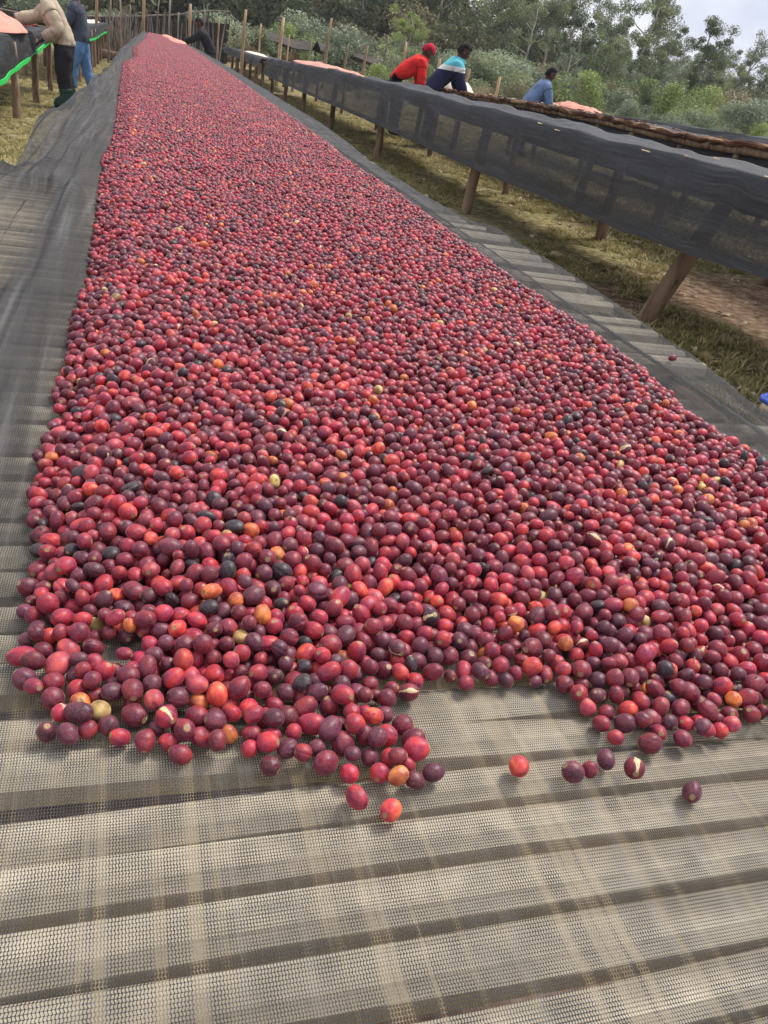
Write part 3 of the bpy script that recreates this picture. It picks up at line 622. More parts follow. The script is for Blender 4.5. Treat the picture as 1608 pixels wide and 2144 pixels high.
# left row
t5 = table(-2.75, -1.66, 9.2, 17.6, .93, 'left drying table with a green-hemmed black net and square-set legs', [(10.2, .045), (13, .045), (16, .045)], [(9.7, .05), (12.55, .05), (14.9, .05), (17.2, .045)], group='drying tables left of the central bed')
hemL = lambda y: float(np.interp(y, [9, 11.2, 12.6, 14.1, 15.4, 17.8], [.48, .526, .60, .681, .74, .795]))
drape('shade_net', [(-2.85, .8), (-2.78, .965), (-2.5, .93), (-1.9, .935), (-1.72, .955), (-1.62, .94)], 9.1, 17.7, hemL, M['net_left'], 'black net over the left table, bright green strip along its hem', amp=.03, seed=61, dens=(0, 0, 0), dy=.08)
t6 = table(-2.4, -1.36, 19.4, 36.5, .98, 'far left drying table beyond the two workers, many thin legs', [(20, .04), (24, .04), (28, .04), (32, .04)], [(20.3, .05), (22, .045), (23.6, .05), (25, .05), (26.8, .045), (28.6, .05), (30.5, .045), (32.4, .05), (34.2, .045), (36, .05)], group='drying tables left of the central bed')
hemL2 = lambda y: float(np.interp(y, [19.4, 22, 26, 30, 36.5], [.74, .75, .70, .76, .76]))
drape('shade_net', [(-2.5, .85), (-2.43, 1.02), (-2.1, .98), (-1.6, .98), (-1.42, 1.01), (-1.32, .99)], 19.3, 36.6, hemL2, M['net_left'], 'black net over the far left table, thin green strip along its hem', amp=.03, seed=67, dens=(0, 0, 0), dy=.1)
def hemstrip(hem, y0, y1, w, net_x, label):
    pts = [(net_x + .014 * math.sin(y * 3) + .006, float(y), hem(float(y)) - w * .3 + .008 * math.sin(y * 5)) for y in np.linspace(y0, y1, 60)]
    mb = MB(); V = []; F = []
    for i, (x, y, z) in enumerate(pts):
        V += [(x - .006, y, z + w / 2), (x + .008, y, z + w / 2), (x + .008, y, z - w / 2), (x - .006, y, z - w / 2)]
        if i: b = (i - 1) * 4; F += [(b + q, b + (q + 1) % 4, b + 4 + (q + 1) % 4, b + 4 + q) for q in range(4)]
    mb.add(V, F); o = mb.build('hem_strip', M['green']); tag(o, label, 'hem strip')
hemstrip(hemL, 9.2, 17.7, .05, -1.55, 'broad bright green strip edging the net of the nearer left table')
hemstrip(hemL2, 19.4, 36.6, .045, -1.25, 'thin bright green strip edging the net of the far left table')
# ------------------------------------------------------------------ cloths
def heap(name, cx, cy, lx, ly, h, z, m, label, cat='cloth', seed=0, rz=0, thin=.008, group=None):
    n = 34; V = []; F = []
    for sgn in (1, 0):
        for j in range(n + 1):
            for i in range(n + 1):
                a, b = i / n * 2 - 1, j / n * 2 - 1; q = max(abs(a), abs(b)) or 1; rr = math.hypot(a, b) or 1; a2, b2 = a * q / rr, b * q / rr
                ed = 1 + .16 * fbm(a2 * 1.6 / q, b2 * 1.6 / q, seed + 20)
                x, y = a2 * lx / 2 * ed, b2 * ly / 2 * ed; q2 = min(1, q)
                zz = h * (1 - q2 ** 2.4) * (.75 + .5 * fbm(a2 * 1.5, b2 * 1.5, seed)) + h * .55 * (abs(fbm(a2 * 2.2 + 3, b2 * 3.4, seed + 1))) * (1 - q2 ** 6) + h * .3 * (.5 - abs(fbm(a2 * 5 + b2 * 2, b2 * 6, seed + 4)) * 2) * (1 - q2 ** 8)
                V.append((x, y, max(.003, zz) + (thin if sgn else 0)))
    N_ = (n + 1) ** 2; w = n + 1
    for j in range(n):
        for i in range(n):
            q = (j * w + i, j * w + i + 1, (j + 1) * w + i + 1, (j + 1) * w + i); F.append(q); F.append(tuple(N_ + k for k in reversed(q)))
    bd = [i for i in range(n)] + [n + j * w for j in range(n)] + [n * w + n - i for i in range(n)] + [(n - j) * w for j in range(n)]
    for k in range(len(bd)): a, b = bd[k], bd[(k + 1) % len(bd)]; F.append((a, N_ + a, N_ + b, b))
    mb = MB(); mb.add(V, F); o = mb.build(name, m, smooth=True); o.location = (cx, cy, z); o.rotation_euler.z = rz
    tag(o, label, cat, group); return o
PG = 'salmon covering cloths on the beds'
heap('cloth', -2.02, 13.1, 1.0, 3.0, .2, .945, M['cloth_pink'], 'crumpled salmon cloth bunched on the left table under the leaning worker', seed=3, group=PG)
heap('cloth', 3.42, 17.0, .8, 6.6, .075, 1.155, M['cloth_pink'], 'long salmon cloth spread over cherries on the nearest right-hand table', seed=5, group=PG)
heap('cloth', .83, 23.2, .42, 3.4, .05, 1.035, M['cloth_pink'], 'salmon cloth being rolled by the worker in black on the far end of the bed', seed=7, group=PG)
heap('cloth', .70, 28.0, .30, 5.0, .05, 1.035, M['cloth_pink'], 'narrow strip of salmon cloth at the far end of the central bed', seed=9, group=PG)
heap('cloth', 6.75, 12.85, .55, 1.6, .09, 1.325, M['cloth_pink'], 'salmon cloth mound on the farthest right-hand table beside the denim jacket', seed=11, group=PG)
heap('cloth', 4.98, 14.2, .6, 1.9, .24, 1.24, M['cloth_white'], 'cream cloth bundle handled by the worker in red', seed=13)
heap('cloth', 3.3, 27.5, .5, 4.2, .05, 1.04, M['cloth_white'], 'pale cloth lying on the far table right of the bed', seed=15)
heap('cloth', -1.62, 31.0, .4, 8.0, .06, 1.0, M['cloth_white'], 'pale cloth lying at the far end of the far left table', seed=17)
heap('cloth', 1.118, 1.075, .06, .05, .016, BZ - .01, M['blue'], 'bright blue cloth scrap on the edge of the bed at the right', seed=19)
o = heap('plastic_scrap', 2.86, 2.46, .05, .09, .03, 1.09, M['white'], 'small white plastic scrap caught on the black net at the far right', 'plastic scrap', seed=23); o.rotation_euler = (0, R(-80), .3)
# ------------------------------------------------------------------ people
def person(base, head_deg, label, J, top, bottom, shoes, skin, hair, hat=None, sleeve='long', mats=None, loose=.032, bulk=.042):
    """J: joints in body space (x forward, y left, z up). One skinned body; clothes are shells grown from it."""
    t = J; V = []; Rr = []; E = []; reg = []
    def v(p, r): V.append(Vector(p)); Rr.append(r); return len(V) - 1
    def e(a, b, g): E.append((a, b)); reg.append(g)
    pel = v(t['hip'], .135); ab = v(Vector(t['hip']).lerp(Vector(t['chest']), .45), .125); ch = v(t['chest'], .15); e(pel, ab, 'torso'); e(ab, ch, 'torso')
    nk = v(Vector(t['chest']).lerp(Vector(t['head']), .55), .066); h0 = v(Vector(t['head']) - Vector((0, 0, .01)), .07); e(ch, nk, 'neck'); e(nk, h0, 'neck')
    f = Vector(t.get('look', (1, 0, -.2))).normalized()
    for sy, s in ((1, 'L'), (-1, 'R')):
        sh = v(t['sh' + s], .062); el = v(t['el' + s], .045); wr = v(t['wr' + s], .03); e(ch, sh, 'torso'); e(sh, el, 'uarm'); e(el, wr, 'farm')
        d = (Vector(t['wr' + s]) - Vector(t['el' + s])).normalized(); side = d.cross(Vector((0, 0, 1))); side = side.normalized() if side.length > .1 else Vector((0, 1, 0)); up = side.cross(d)
        pm = v(Vector(t['wr' + s]) + d * .075, .034); e(wr, pm, 'hand'); P_ = Vector(t['wr' + s]) + d * .08
        for k, ln in ((-1.5, .055), (-.5, .07), (.5, .066), (1.5, .05)):
            a = v(P_ + side * k * .019 + d * .02, .0095); b = v(P_ + side * k * .022 + d * (.02 + ln * .6) - up * .006, .0085); c = v(P_ + side * k * .023 + d * (.02 + ln) - up * .022, .007); e(pm, a, 'hand'); e(a, b, 'hand'); e(b, c, 'hand')
        a = v(Vector(t['wr' + s]) + d * .035 + side * .035 * sy, .012); b = v(Vector(t['wr' + s]) + d * .075 + side * .055 * sy, .009); e(wr, a, 'hand'); e(a, b, 'hand')
        hj = v(Vector(t['hip']) + Vector((0, .085 * sy, -.06)), .1); kn = v(t['kn' + s], .066); an = v(t['an' + s], .045); e(pel, hj, 'pelvis'); e(hj, kn, 'thigh'); e(kn, an, 'shin')
        heel = v(Vector(t['an' + s]) + Vector((-.03, 0, -.045)), .036); toe = v(Vector(t['an' + s]) + Vector((.15, .02 * sy, -.055)), .032); e(an, heel, 'foot'); e(an, toe, 'foot')
    me = bpy.data.meshes.new('person'); me.from_pydata(V, E, []); o = bpy.data.objects.new('person', me); COL.objects.link(o)
    sk = o.modifiers.new('s', 'SKIN'); sk.use_smooth_shade = True; sk.branch_smoothing = .4
    for i, r in enumerate(Rr): me.skin_vertices[0].data[i].radius = (r, r); me.skin_vertices[0].data[i].use_root = (i == 0)
    su = o.modifiers.new('u', 'SUBSURF'); su.levels = su.render_levels = 2
    dg = bpy.context.evaluated_depsgraph_get(); nm = bpy.data.meshes.new_from_object(o.evaluated_get(dg)); o.modifiers.clear(); o.data = nm; nm.name = 'person'
    hc = Vector(t['head']) + Vector((0, 0, .03)) + f * .02; sd_ = f.cross(Vector((0, 0, 1))).normalized(); u_ = sd_.cross(f); n0 = len(nm.polygons)
    bm = bmesh.new(); bm.from_mesh(nm); hb = bmesh.ops.create_icosphere(bm, subdivisions=3, radius=1)
    for q in hb['verts']:
        p = q.co.copy(); x = p.x * .098; y = p.y * .078; z = p.z * .122
        if p.z < 0: y *= 1 + .28 * p.z; x *= 1 + .12 * p.z if p.x < 0 else 1
        if p.x > .4:
            x += .026 * math.exp(-((p.y / .2) ** 2 + ((p.z + .12) / .22) ** 2)) + .008 * math.exp(-((p.y / .35) ** 2 + ((p.z + .5) / .12) ** 2)) - .010 * math.exp(-(((abs(p.y) - .4) / .2) ** 2 + ((p.z - .08) / .16) ** 2)); x = x if p.z > -.75 else x * .97
        if abs(p.y) > .85: y += .014 * math.copysign(1, p.y) * math.exp(-((p.z + .05) / .25) ** 2 - ((p.x + .05) / .2) ** 2)
        q.co = hc + f * x + sd_ * (-y) + u_ * z
    bm.to_mesh(nm); bm.free()
    nm.materials.clear(); nm.materials.append(skin); nm.polygons.foreach_set('use_smooth', [True] * len(nm.polygons))
    # region of each face = nearest bone
    C_ = np.array([p.center for p in nm.polygons]); A = np.array([V[a] for a, b in E]); B = np.array([V[b] for a, b in E]); ra = np.array([(Rr[a] + Rr[b]) / 2 for a, b in E])
    ab_ = B - A; L2 = (ab_ ** 2).sum(1); tt = np.clip(((C_[:, None, :] - A[None]) * ab_[None]).sum(2) / L2[None], 0, 1)
    dd = np.linalg.norm(C_[:, None, :] - (A[None] + tt[..., None] * ab_[None]), axis=2) / ra[None]; nb = dd.argmin(1); rg = [reg[k] if i < n0 else 'head' for i, k in enumerate(nb)]; tb = tt[np.arange(len(nb)), nb]
    def shell(name, ok, off, m, wob_=0.0, cut=None):
        vm = {}; fs = []; vs = []
        for i, p in enumerate(nm.polygons):
            if not ok(rg[i], tb[i], C_[i]): continue
            q = []
            for k in p.vertices:
                if k not in vm:
                    vv = nm.vertices[k]; w = 1 + wob_ * fbm(vv.co.x * 9, vv.co.z * 9, vv.co.y * 9); vm[k] = len(vs); vs.append(tuple(vv.co + vv.normal * off * w))
                q.append(vm[k])
            fs.append(tuple(q))
        if not fs: return
        mb = MB(); mb.add(vs, fs); c = mb.build(name, m, o, True)
        if cut:
            bm = bmesh.new(); bm.from_mesh(c.data); bmesh.ops.bisect_plane(bm, geom=bm.verts[:] + bm.edges[:] + bm.faces[:], plane_co=cut[0], plane_no=cut[1], clear_outer=True); bm.to_mesh(c.data); bm.free()
        so_ = c.modifiers.new('thick', 'SOLIDIFY'); so_.thickness = .006; so_.offset = -1; return c
    hip = t['hip'][2]
    shell('trousers', lambda g, q, c: g in ('thigh', 'pelvis') or (g == 'shin' and q < .9) or (g == 'torso' and c[2] < hip + .12), loose, bottom, .4, ((0, 0, hip + .03), (0, 0, 1)))
    cz = Vector(t['chest']).z
    shell('shirt', lambda g, q, c: (g in ('torso', 'pelvis') and c[2] > hip - .16) or (g == 'neck' and c[2] < cz + .1) or (g == 'uarm' and q < .25), bulk, top, .5, ((0, 0, hip - .07), (0, 0, -1)))
    for sy in (1, -1): shell('sleeve', lambda g, q, c: c[1] * sy > 0 and ((g == 'uarm') or (g == 'farm' and sleeve == 'long' and q < .92)), bulk * .85, top, .5)
    loc_ = lambda c: ((Vector(c) - hc).dot(f) / .098, (Vector(c) - hc).dot(u_) / .122)
    shell('boots' if shoes[1] else 'shoes', lambda g, q, c: g == 'foot' or (shoes[1] and g == 'shin' and q > .55), loose + .004 if shoes[1] else .016, shoes[0])
    if hat: shell('hat', lambda g, q, c: g == 'head' and (loc_(c)[1] > .22 + .1 * loc_(c)[0] or (loc_(c)[0] < -.35 and loc_(c)[1] > -.35)), .022, hat, .3)
    else: shell('hair', lambda g, q, c: g == 'head' and (loc_(c)[1] > .45 + .25 * loc_(c)[0] or (loc_(c)[0] < -.3 and loc_(c)[1] > -.4)), .016, hair, .8)
    for sgn in (1, -1):
        bm = bmesh.new(); bmesh.ops.create_icosphere(bm, subdivisions=2, radius=.013); m2 = bpy.data.meshes.new('eye'); bm.to_mesh(m2); bm.free(); oe = link('eye', m2, mats['eye'], o, smooth=True); oe.location = hc + f * .078 + sd_ * .031 * sgn + u_ * .012
        bm = bmesh.new(); bmesh.ops.create_icosphere(bm, subdivisions=2, radius=.03); m2 = bpy.data.meshes.new('ear'); bm.to_mesh(m2); bm.free(); oe = link('ear', m2, skin, o, smooth=True); oe.location = hc + sd_ * .078 * sgn - u_ * .01; oe.scale = (.7, .35, 1)
    o.location = base; o.rotation_euler.z = R(head_deg); tag(o, label, 'person'); return o
def plain(name, c, rough=.85): return noise_mat(name, [(.3, tuple(x * .75 for x in c)), (.7, tuple(min(1, x * 1.2) for x in c))], 6, rough=rough, bump=.9, bd=.05)
SK = plain('dark_skin', (.075, .038, .025), .5); HR = plain('black_hair', (.012, .01, .01)); EY = {'eye': plain('eye_white', (.3, .28, .26), .4)}
def stand(ha, bend, knee=.0, hipz=.92, armL=None, armR=None, stride=.0, neck=.25):
    """bend in degrees from upright; arms given as (elbow, wrist) offsets from the shoulder"""
    b = R(bend); hx = ha; hip = Vector((hx, 0, hipz)); d = Vector((math.sin(b), 0, math.cos(b))); ch = hip + d * .40; nb = R(bend * .5); hd = ch + Vector((math.sin(nb), 0, math.cos(nb))) * (neck - .035)
    J = dict(hip=hip, chest=ch, head=hd, look=(1, 0, -math.tan(R(min(50, bend * .7)))))
    for s, sy in (('L', 1), ('R', -1)):
        sh = ch + Vector((0, .17 * sy, 0)) + d * .03; J['sh' + s] = sh; arm = armL if s == 'L' else armR
        J['el' + s] = sh + Vector(arm[0]); J['wr' + s] = sh + Vector(arm[1])
        st = stride * sy; J['an' + s] = Vector((st, .11 * sy, .085)); J['kn' + s] = Vector(((hx + st) / 2 + .04 + knee, .105 * sy, .49))
    return J
DN = ((.05, .03, -.27), (.14, .0, -.50)); DN2 = ((.02, -.03, -.27), (.10, .02, -.5)); FW = ((.17, .02, -.20), (.40, 0, -.28)); FWR = ((.17, -.02, -.20), (.40, 0, -.28))
def stripes():
    m, t, b = mat('striped_sweater', rough=.9); tc = N(t, 'ShaderNodeTexCoord'); sp = N(t, 'ShaderNodeSeparateXYZ'); t.links.new(tc.outputs['Object'], sp.inputs[0])
    r = ramp(t, sp.outputs[2], [(0, (.015, .015, .05))]); cr = [n for n in t.nodes if n.type == 'VALTORGB'][0]; cr.color_ramp.interpolation = 'CONSTANT'
    mr = N(t, 'ShaderNodeMapRange'); mr.inputs[1].default_value = .8; mr.inputs[2].default_value = 1.5; t.links.new(sp.outputs[2], mr.inputs[0]); t.links.new(mr.outputs[0], cr.inputs[0])
    e = cr.color_ramp.elements
    while len(e) < 3: e.new(.5)
    for i, (p, c) in enumerate([(0, (.018, .018, .055)), (.47, (.62, .62, .6)), (.57, (.10, .42, .48))]): e[i].position = p; e[i].color = (*c, 1)
    t.links.new(cr.outputs[0], b.inputs['Base Color']); return m
red = plain('red_jacket', (.62, .022, .022)); cap = plain('crimson_cap', (.42, .012, .035)); beige = plain('beige_shirt', (.42, .34, .25)); navy = plain('slate_shirt', (.055, .065, .09)); denim = plain('denim_jacket', (.13, .20, .34)); jeans = plain('blue_jeans', (.12, .24, .46)); dark = plain('dark_trousers', (.022, .02, .024)); black = plain('black_shirt', (.018, .017, .02)); boot = plain('green_rubber_boots', (.015, .05, .035), .4); brown = plain('brown_shoes', (.06, .025, .02), .5)
def fwd(h): return R(h)
# heading: degrees, 0 = +X
person((-1.10, 14.5, 0), 178, 'person in beige shirt, dark trousers and green rubber boots bending over left table', stand(.04, 27, armL=((-.16, .10, -.26), (.06, .05, -.42)), armR=((.22, -.03, -.17), (.52, .02, -.24))), beige, dark, (boot, True), SK, HR, mats=EY, loose=.055, bulk=.062)
person((-1.03, 16.9, 0), 172, 'person in slate shirt, blue jeans and brown shoes standing behind the beige shirt', stand(.02, 8, stride=.16, hipz=.93, armL=((.12, .03, -.25), (.33, -.04, -.33)), armR=((.10, -.04, -.26), (.33, .04, -.35))), navy, jeans, (brown, False), SK, HR, mats=EY, sleeve='short')
person((1.72, 24.0, gz(1.72, 24)), 176, 'person in black long-sleeved shirt reaching over the far end of the central bed', stand(.0, 38, hipz=.90, armL=((.2, .02, -.16), (.46, -.02, -.27)), armR=((.2, -.02, -.18), (.47, .02, -.29))), black, dark, (brown, False), SK, HR, mats=EY)
person((4.22, 14.6, gz(4.2, 14.6)), -6, 'person in red jacket and crimson knit cap bent over behind the black-netted table', stand(-.06, 60, hipz=.96, armL=DN, armR=DN2), red, plain('navy_trousers', (.02, .03, .06)), (brown, False), SK, HR, hat=cap, mats=EY)
person((4.40, 13.2, gz(4.4, 13.2)), -10, 'bareheaded person in navy, white and teal striped sweater leaning on the table', stand(-.03, 46, hipz=.92, armL=((.08, .03, -.25), (.2, 0, -.46)), armR=((.09, -.03, -.24), (.22, .02, -.46))), stripes(), dark, (brown, False), SK, HR, mats=EY)
pf = person((6.05, 13.2, gz(6.05, 13.2)), -8, 'smaller person in faded denim jacket leaning on the farthest right-hand table', stand(-.03, 38, hipz=.97, armL=((.1, .03, -.25), (.2, 0, -.48)), armR=((.1, -.03, -.25), (.22, .02, -.48))), denim, dark, (brown, False), SK, HR, mats=EY); pf.scale = (.84,) * 3
# ------------------------------------------------------------------ stakes, sheds, brush
def stake(a, e, D, r=.03, m='stake', lean=(0, 0), label=None):
    x = a * D; g = gz(x, D); H = 1.4 + e * D - g; mb = MB(); n = 5
    mb.tube([(lean[0] * H * i / n + random.uniform(-.012, .012), lean[1] * H * i / n, -.1 + (H + .1) * i / n) for i in range(n + 1)], [r * (1.1 - .35 * i / n) for i in range(n + 1)], 7, .06)
    o = mb.build('stake', M[m], smooth=True, loc=(x, D, g)); tag(o, label, 'stake', 'wooden stakes standing behind the tables')
SL = [(.0, .05, 33, .06, 'stake', (.01, 0), 'tall orange-brown stake at the far end of the central bed'), (.105, .027, 26, .05, 'stake', (.01, 0), 'tall tan stake right of the worker in black'),
      (.123, .017, 29, .035, 'stake', (.0, 0), 'thin stake left of the stoutest tan stake'), (.145, .027, 26, .055, 'stake', (.03, 0), 'stout tan stake above the far end of the black net'),
      (.155, .0124, 29, .03, 'stake', (0, 0), 'short thin stake just right of the stout tan one'), (.178, .0124, 30, .035, 'greystick', (.05, 0), 'short grey stake over the left end of the salmon cloth'),
      (.198, .036, 28, .05, 'stake', (.02, 0), 'tall pale stake above the long salmon cloth'), (.221, .0155, 26, .035, 'stake', (.02, 0), 'thin stake past the right end of the salmon cloth'),
      (.243, .017, 24, .045, 'stake', (.03, 0), 'tan stake midway between salmon cloth and red jacket'), (.266, .03, 30, .035, 'greystick', (.03, 0), 'dark thin stake left of the red jacket'), (.29, .028, 20, .04, 'stake', (.0, 0), 'tan stake just behind the red jacket'),
      (.335, .0192, 19, .045, 'stake', (-.03, 0), 'tan stake between the red jacket and the striped sweater'), (.372, .0148, 18, .04, 'stake', (.0, 0), 'tan stake right of the striped sweater'),
      (.412, .0133, 17, .04, 'stake', (.02, 0), 'short stake left of the denim jacket'), (.478, .004, 15.5, .03, 'stake', (0, 0), 'shortest stake tip behind the salmon mound'),
      (.078, .0152, 31, .035, 'stake', (0, 0), 'short yellowish stake just right of the worker in black'), (.047, .0216, 30, .06, 'stake', (.01, 0), 'thick orange stake behind the head of the worker in black'),
      (.035, .0119, 34, .035, 'greystick', (.02, 0), 'thin stick left of the worker in black'), (.026, .024, 35, .045, 'greystick', (.01, 0), 'tall grey pole in front of the brush fence'), (.012, .02, 36, .03, 'greystick', (.06, 0), 'leaning grey stick right of the orange-brown stake'),
      (-.047, .02, 29, .05, 'stake', (.01, 0), 'orange stake above the far left table'), (-.035, .012, 30, .03, 'greystick', (.04, 0), 'thin grey stick beside the end of the far left table'), (-.022, .018, 31, .03, 'greystick', (-.02, 0), 'bent grey stick near the log'), (-.014, .01, 33, .03, 'greystick', (.02, 0), 'short grey stick left of the orange-brown stake'), (.062, .02, 33, .035, 'greystick', (.01, 0), 'grey stick behind the back of the worker in black')]
for q in SL: stake(*q)
mb = MB(); mb.tube([(0, 0, 0), (.5, -.35, .01), (.95, -.62, .02)], [.14, .13, .12], 12, .05); o = mb.build('log', M['pole'], smooth=True, loc=(-1.55, 31.5, .16)); tag(o, 'short thick log lying on the ground past the far left table', 'log')
# brush fence: sticks set upright along the far end of the field
bf = empty('brush_fence', (-1, 38, 0)); tag(bf, 'dark brush fence of upright sticks under a pale top pole at the far end', 'brush fence')
xs_ = np.arange(-9, 3.4, .085)
stk = []
for k in range(6):
    mb = MB(); mb.tube([(0, 0, -.1), (random.uniform(-.03, .03), random.uniform(-.03, .03), .7), (random.uniform(-.06, .06), 0, 1.55)], [.035, .03, .02], 5, .1); me = mb.mesh('stick'); me.materials.append(M['greystick' if k % 2 else 'thatch']); stk.append(me)
for i, x in enumerate(xs_):
    o = link('stick', random.choice(stk), parent=bf); o.location = Vector((x + random.uniform(-.04, .04), 38 + random.uniform(-.12, .12), gz(x, 38))) - Vector(bf.location); o.scale = (1, 1, max(.6, min(1.25, 1.0 + .11 * x)) * random.uniform(.8, 1.1)); o.rotation_euler = (random.gauss(0, .05), random.gauss(0, .07), random.uniform(0, 6))
mb = MB(); mb.tube([(x, 37.85, gz(x, 38) + 1.55 * max(.6, min(1.25, 1.0 + .11 * x)) - .05 + .02 * math.sin(x * 2)) for x in np.linspace(-9, 3.4, 22)], .03, 6, .1); part(mb, 'top_pole', M['greystick'], bf)
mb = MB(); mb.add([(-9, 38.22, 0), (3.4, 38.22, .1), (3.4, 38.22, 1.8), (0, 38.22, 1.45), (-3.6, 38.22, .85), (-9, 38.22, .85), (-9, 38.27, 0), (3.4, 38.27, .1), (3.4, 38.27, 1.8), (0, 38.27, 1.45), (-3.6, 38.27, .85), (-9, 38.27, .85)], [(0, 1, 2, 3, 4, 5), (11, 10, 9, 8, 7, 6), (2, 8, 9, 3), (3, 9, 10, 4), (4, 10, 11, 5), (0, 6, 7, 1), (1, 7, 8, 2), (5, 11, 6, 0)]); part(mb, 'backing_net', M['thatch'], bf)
# thicket of dry sticks left of the far end of the bed
tk = empty('brush_pile', (-.75, 33, 0)); tag(tk, 'tangle of dry sticks leaning at the far left end of the bed', 'brush pile')
for i in range(70):
    x, y = random.uniform(-1.15, -.4), random.uniform(31, 36.5); h = random.uniform(.5, 1.6); mb = MB(); lx = random.gauss(0, .16) * h
    mb.tube([(x, y, -.05), (x + lx * .5 + random.uniform(-.05, .05), y, h * .5), (x + lx, y + random.gauss(0, .1), h)], [.022, .018, .01], 5, .1); part(mb, 'stick', M['greystick'] if i % 3 else M['pole'], tk)
def shed(x0, x1, y, z0, z1, label, sag=.05, tan=True):
    s = empty('low_shed', ((x0 + x1) / 2, y, 0)); tag(s, label, 'shed')
    n = 16; V = []; F = []
    for th in (0, .04):
        for j in range(5):
            for i in range(n + 1):
                t = i / n; x = x0 + (x1 - x0) * t; yy = y - .9 + 1.8 * j / 4; V.append((x, yy, z0 + (z1 - z0) * t + (.28 if j == 2 else .16 if j in (1, 3) else 0) - sag * math.sin(t * math.pi * 3) + .03 * fbm(x * 2, j) + th))
    w = n + 1; N_ = 5 * w
    for j in range(4):
        for i in range(n): q = (j * w + i, j * w + i + 1, (j + 1) * w + i + 1, (j + 1) * w + i); F += [tuple(reversed(q)), tuple(N_ + k for k in q)]
    for i in range(n): F += [(i, i + 1, N_ + i + 1, N_ + i), (4 * w + i + 1, 4 * w + i, N_ + 4 * w + i, N_ + 4 * w + i + 1)]
    mb = MB(); mb.add(V, F); part(mb, 'roof', M['thatch'], s)
    x = x0 + .1
    while x < x1:
        for yy in (y - .85, y + .85):
            mb = MB(); zt = z0 + (z1 - z0) * (x - x0) / (x1 - x0); mb.tube([(x, yy, gz(x, yy) - .1), (x + .03, yy, zt - .02)], [.05, .04], 7, .08); part(mb, 'post', M['pole'], s)
        x += 1.1
    if tan:
        mb = MB(); mb.box(((x0 + x1) / 2, y, .95), (x1 - x0 - .5, 1.2, .1)); part(mb, 'bed_top', M['pole'], s)
        for k in range(5): 
            mb = MB(); mb.box((x0 + .9 + k * (x1 - x0 - 1.6) / 5, y - .2, 1.12), (.8, .8, .24), .05, .04); part(mb, 'straw_bundle', M['stake'], s)
shed(3.3, 6.2, 35, 1.40, 1.42, 'low dark-roofed shed with straw bundles behind the far table')
shed(6.35, 8.9, 34, 1.46, 1.42, 'second low dark-roofed shed right of the straw-bundle one', tan=False)
# cherries on the left table
n_ = 9000; xx = rng.uniform(-2.6, -1.78, n_); yy = rng.uniform(9.4, 17.2, n_); zz = .968 + .02 * rng.random(n_) 
k_ = rng.choice(8, n_, p=pr / pr.sum()); cc = KC[k_] * rng.normal(1, .15, (n_, 1)).clip(.6, 1.4)
scatter('coffee_cherry_spread', np.stack([xx, yy, zz], 1), rng.uniform(-3, 3, (n_, 3)), np.full((n_, 3), .0085), protosC, M['cherry_inst'], np.concatenate([cc, np.ones((n_, 1))], 1), 'thin spread of red cherries on the left table round the salmon cloth')
# ------------------------------------------------------------------ grass and litter
def tuft(k, dry):
    rs = random.Random(k); V = []; F = []
    for b in range(16):
        a = rs.uniform(0, 6.28); r = rs.uniform(0, .03); h = rs.uniform(.006, .028); w = rs.uniform(.002, .004); ln = rs.uniform(.01, .05); x, y = r * math.cos(a), r * math.sin(a); dx, dy = math.cos(a), math.sin(a); i = len(V)
        V += [(x - dy * w, y + dx * w, 0), (x + dy * w, y - dx * w, 0), (x + dx * ln * .4 + dy * w * .7, y + dy * ln * .4 - dx * w * .7, h * .7), (x + dx * ln * .4 - dy * w * .7, y + dy * ln * .4 + dx * w * .7, h * .7), (x + dx * ln, y + dy * ln, h)]
        F += [(i, i + 1, i + 2, i + 3), (i + 3, i + 2, i + 4)]
    me = bpy.data.meshes.new('grass_tuft'); me.from_pydata(V, [], F); me.materials.append(M['grass'])
    a_ = me.attributes.new('lr', 'FLOAT', 'POINT'); a_.data.foreach_set('value', [min(1, max(0, rs.gauss(.7 if dry else .35, .25))) for _ in V for _x in (0,)]); return bpy.data.objects.new('grass_tuft', me)
def inst_leaf(name, c0, c1, c2):
    m = leaf_mat(name, c0, c1, c2); t = m.node_tree
    for n in list(t.nodes):
        if n.type == 'OBJECT_INFO':
            a = N(t, 'ShaderNodeAttribute', attribute_type='INSTANCER'); a.attribute_name = 'rnd'
            for l_ in list(n.outputs['Random'].links): t.links.new(a.outputs['Fac'], l_.to_socket)
            t.nodes.remove(n)
    return m
M['grass'] = inst_leaf('olive_grass', (.15, .155, .045), (.36, .31, .12), (.58, .49, .30))
tufts = [tuft(k, k > 2) for k in range(6)]
def field(n, x0, x1, y0, y1, thr, seed=0):
    x = rng.uniform(x0, x1, n); y = y0 + (y1 - y0) * rng.random(n) ** 1.3
    k = np.array([fbm(a * .75, b * .75, 40, 3) + .35 * fbm(a * 3, b * 3, 42, 2) for a, b in zip(x, y)]) > thr
    k &= np.array([bare(a, b) for a, b in zip(x, y)]) < (.45 if thr > -.5 else 9)
    x, y = x[k], y[k]; z = np.array([gz(a, b) + .035 * fbm(a * .9, b * .9) + .012 * fbm(a * 5, b * 5, 3) for a, b in zip(x, y)]) - .004
    return np.stack([x, y, z], 1)
G = np.concatenate([field(9000, 1.25, 6, -1, 2.6, -.12), field(52000, 1.5, 7, 2.2, 22, -.12), field(16000, -2.9, -.2, 8, 32, -.2), field(9000, 6, 14, 6, 30, -.1)])
n_ = len(G); s_ = rng.uniform(.6, 1.7, n_)
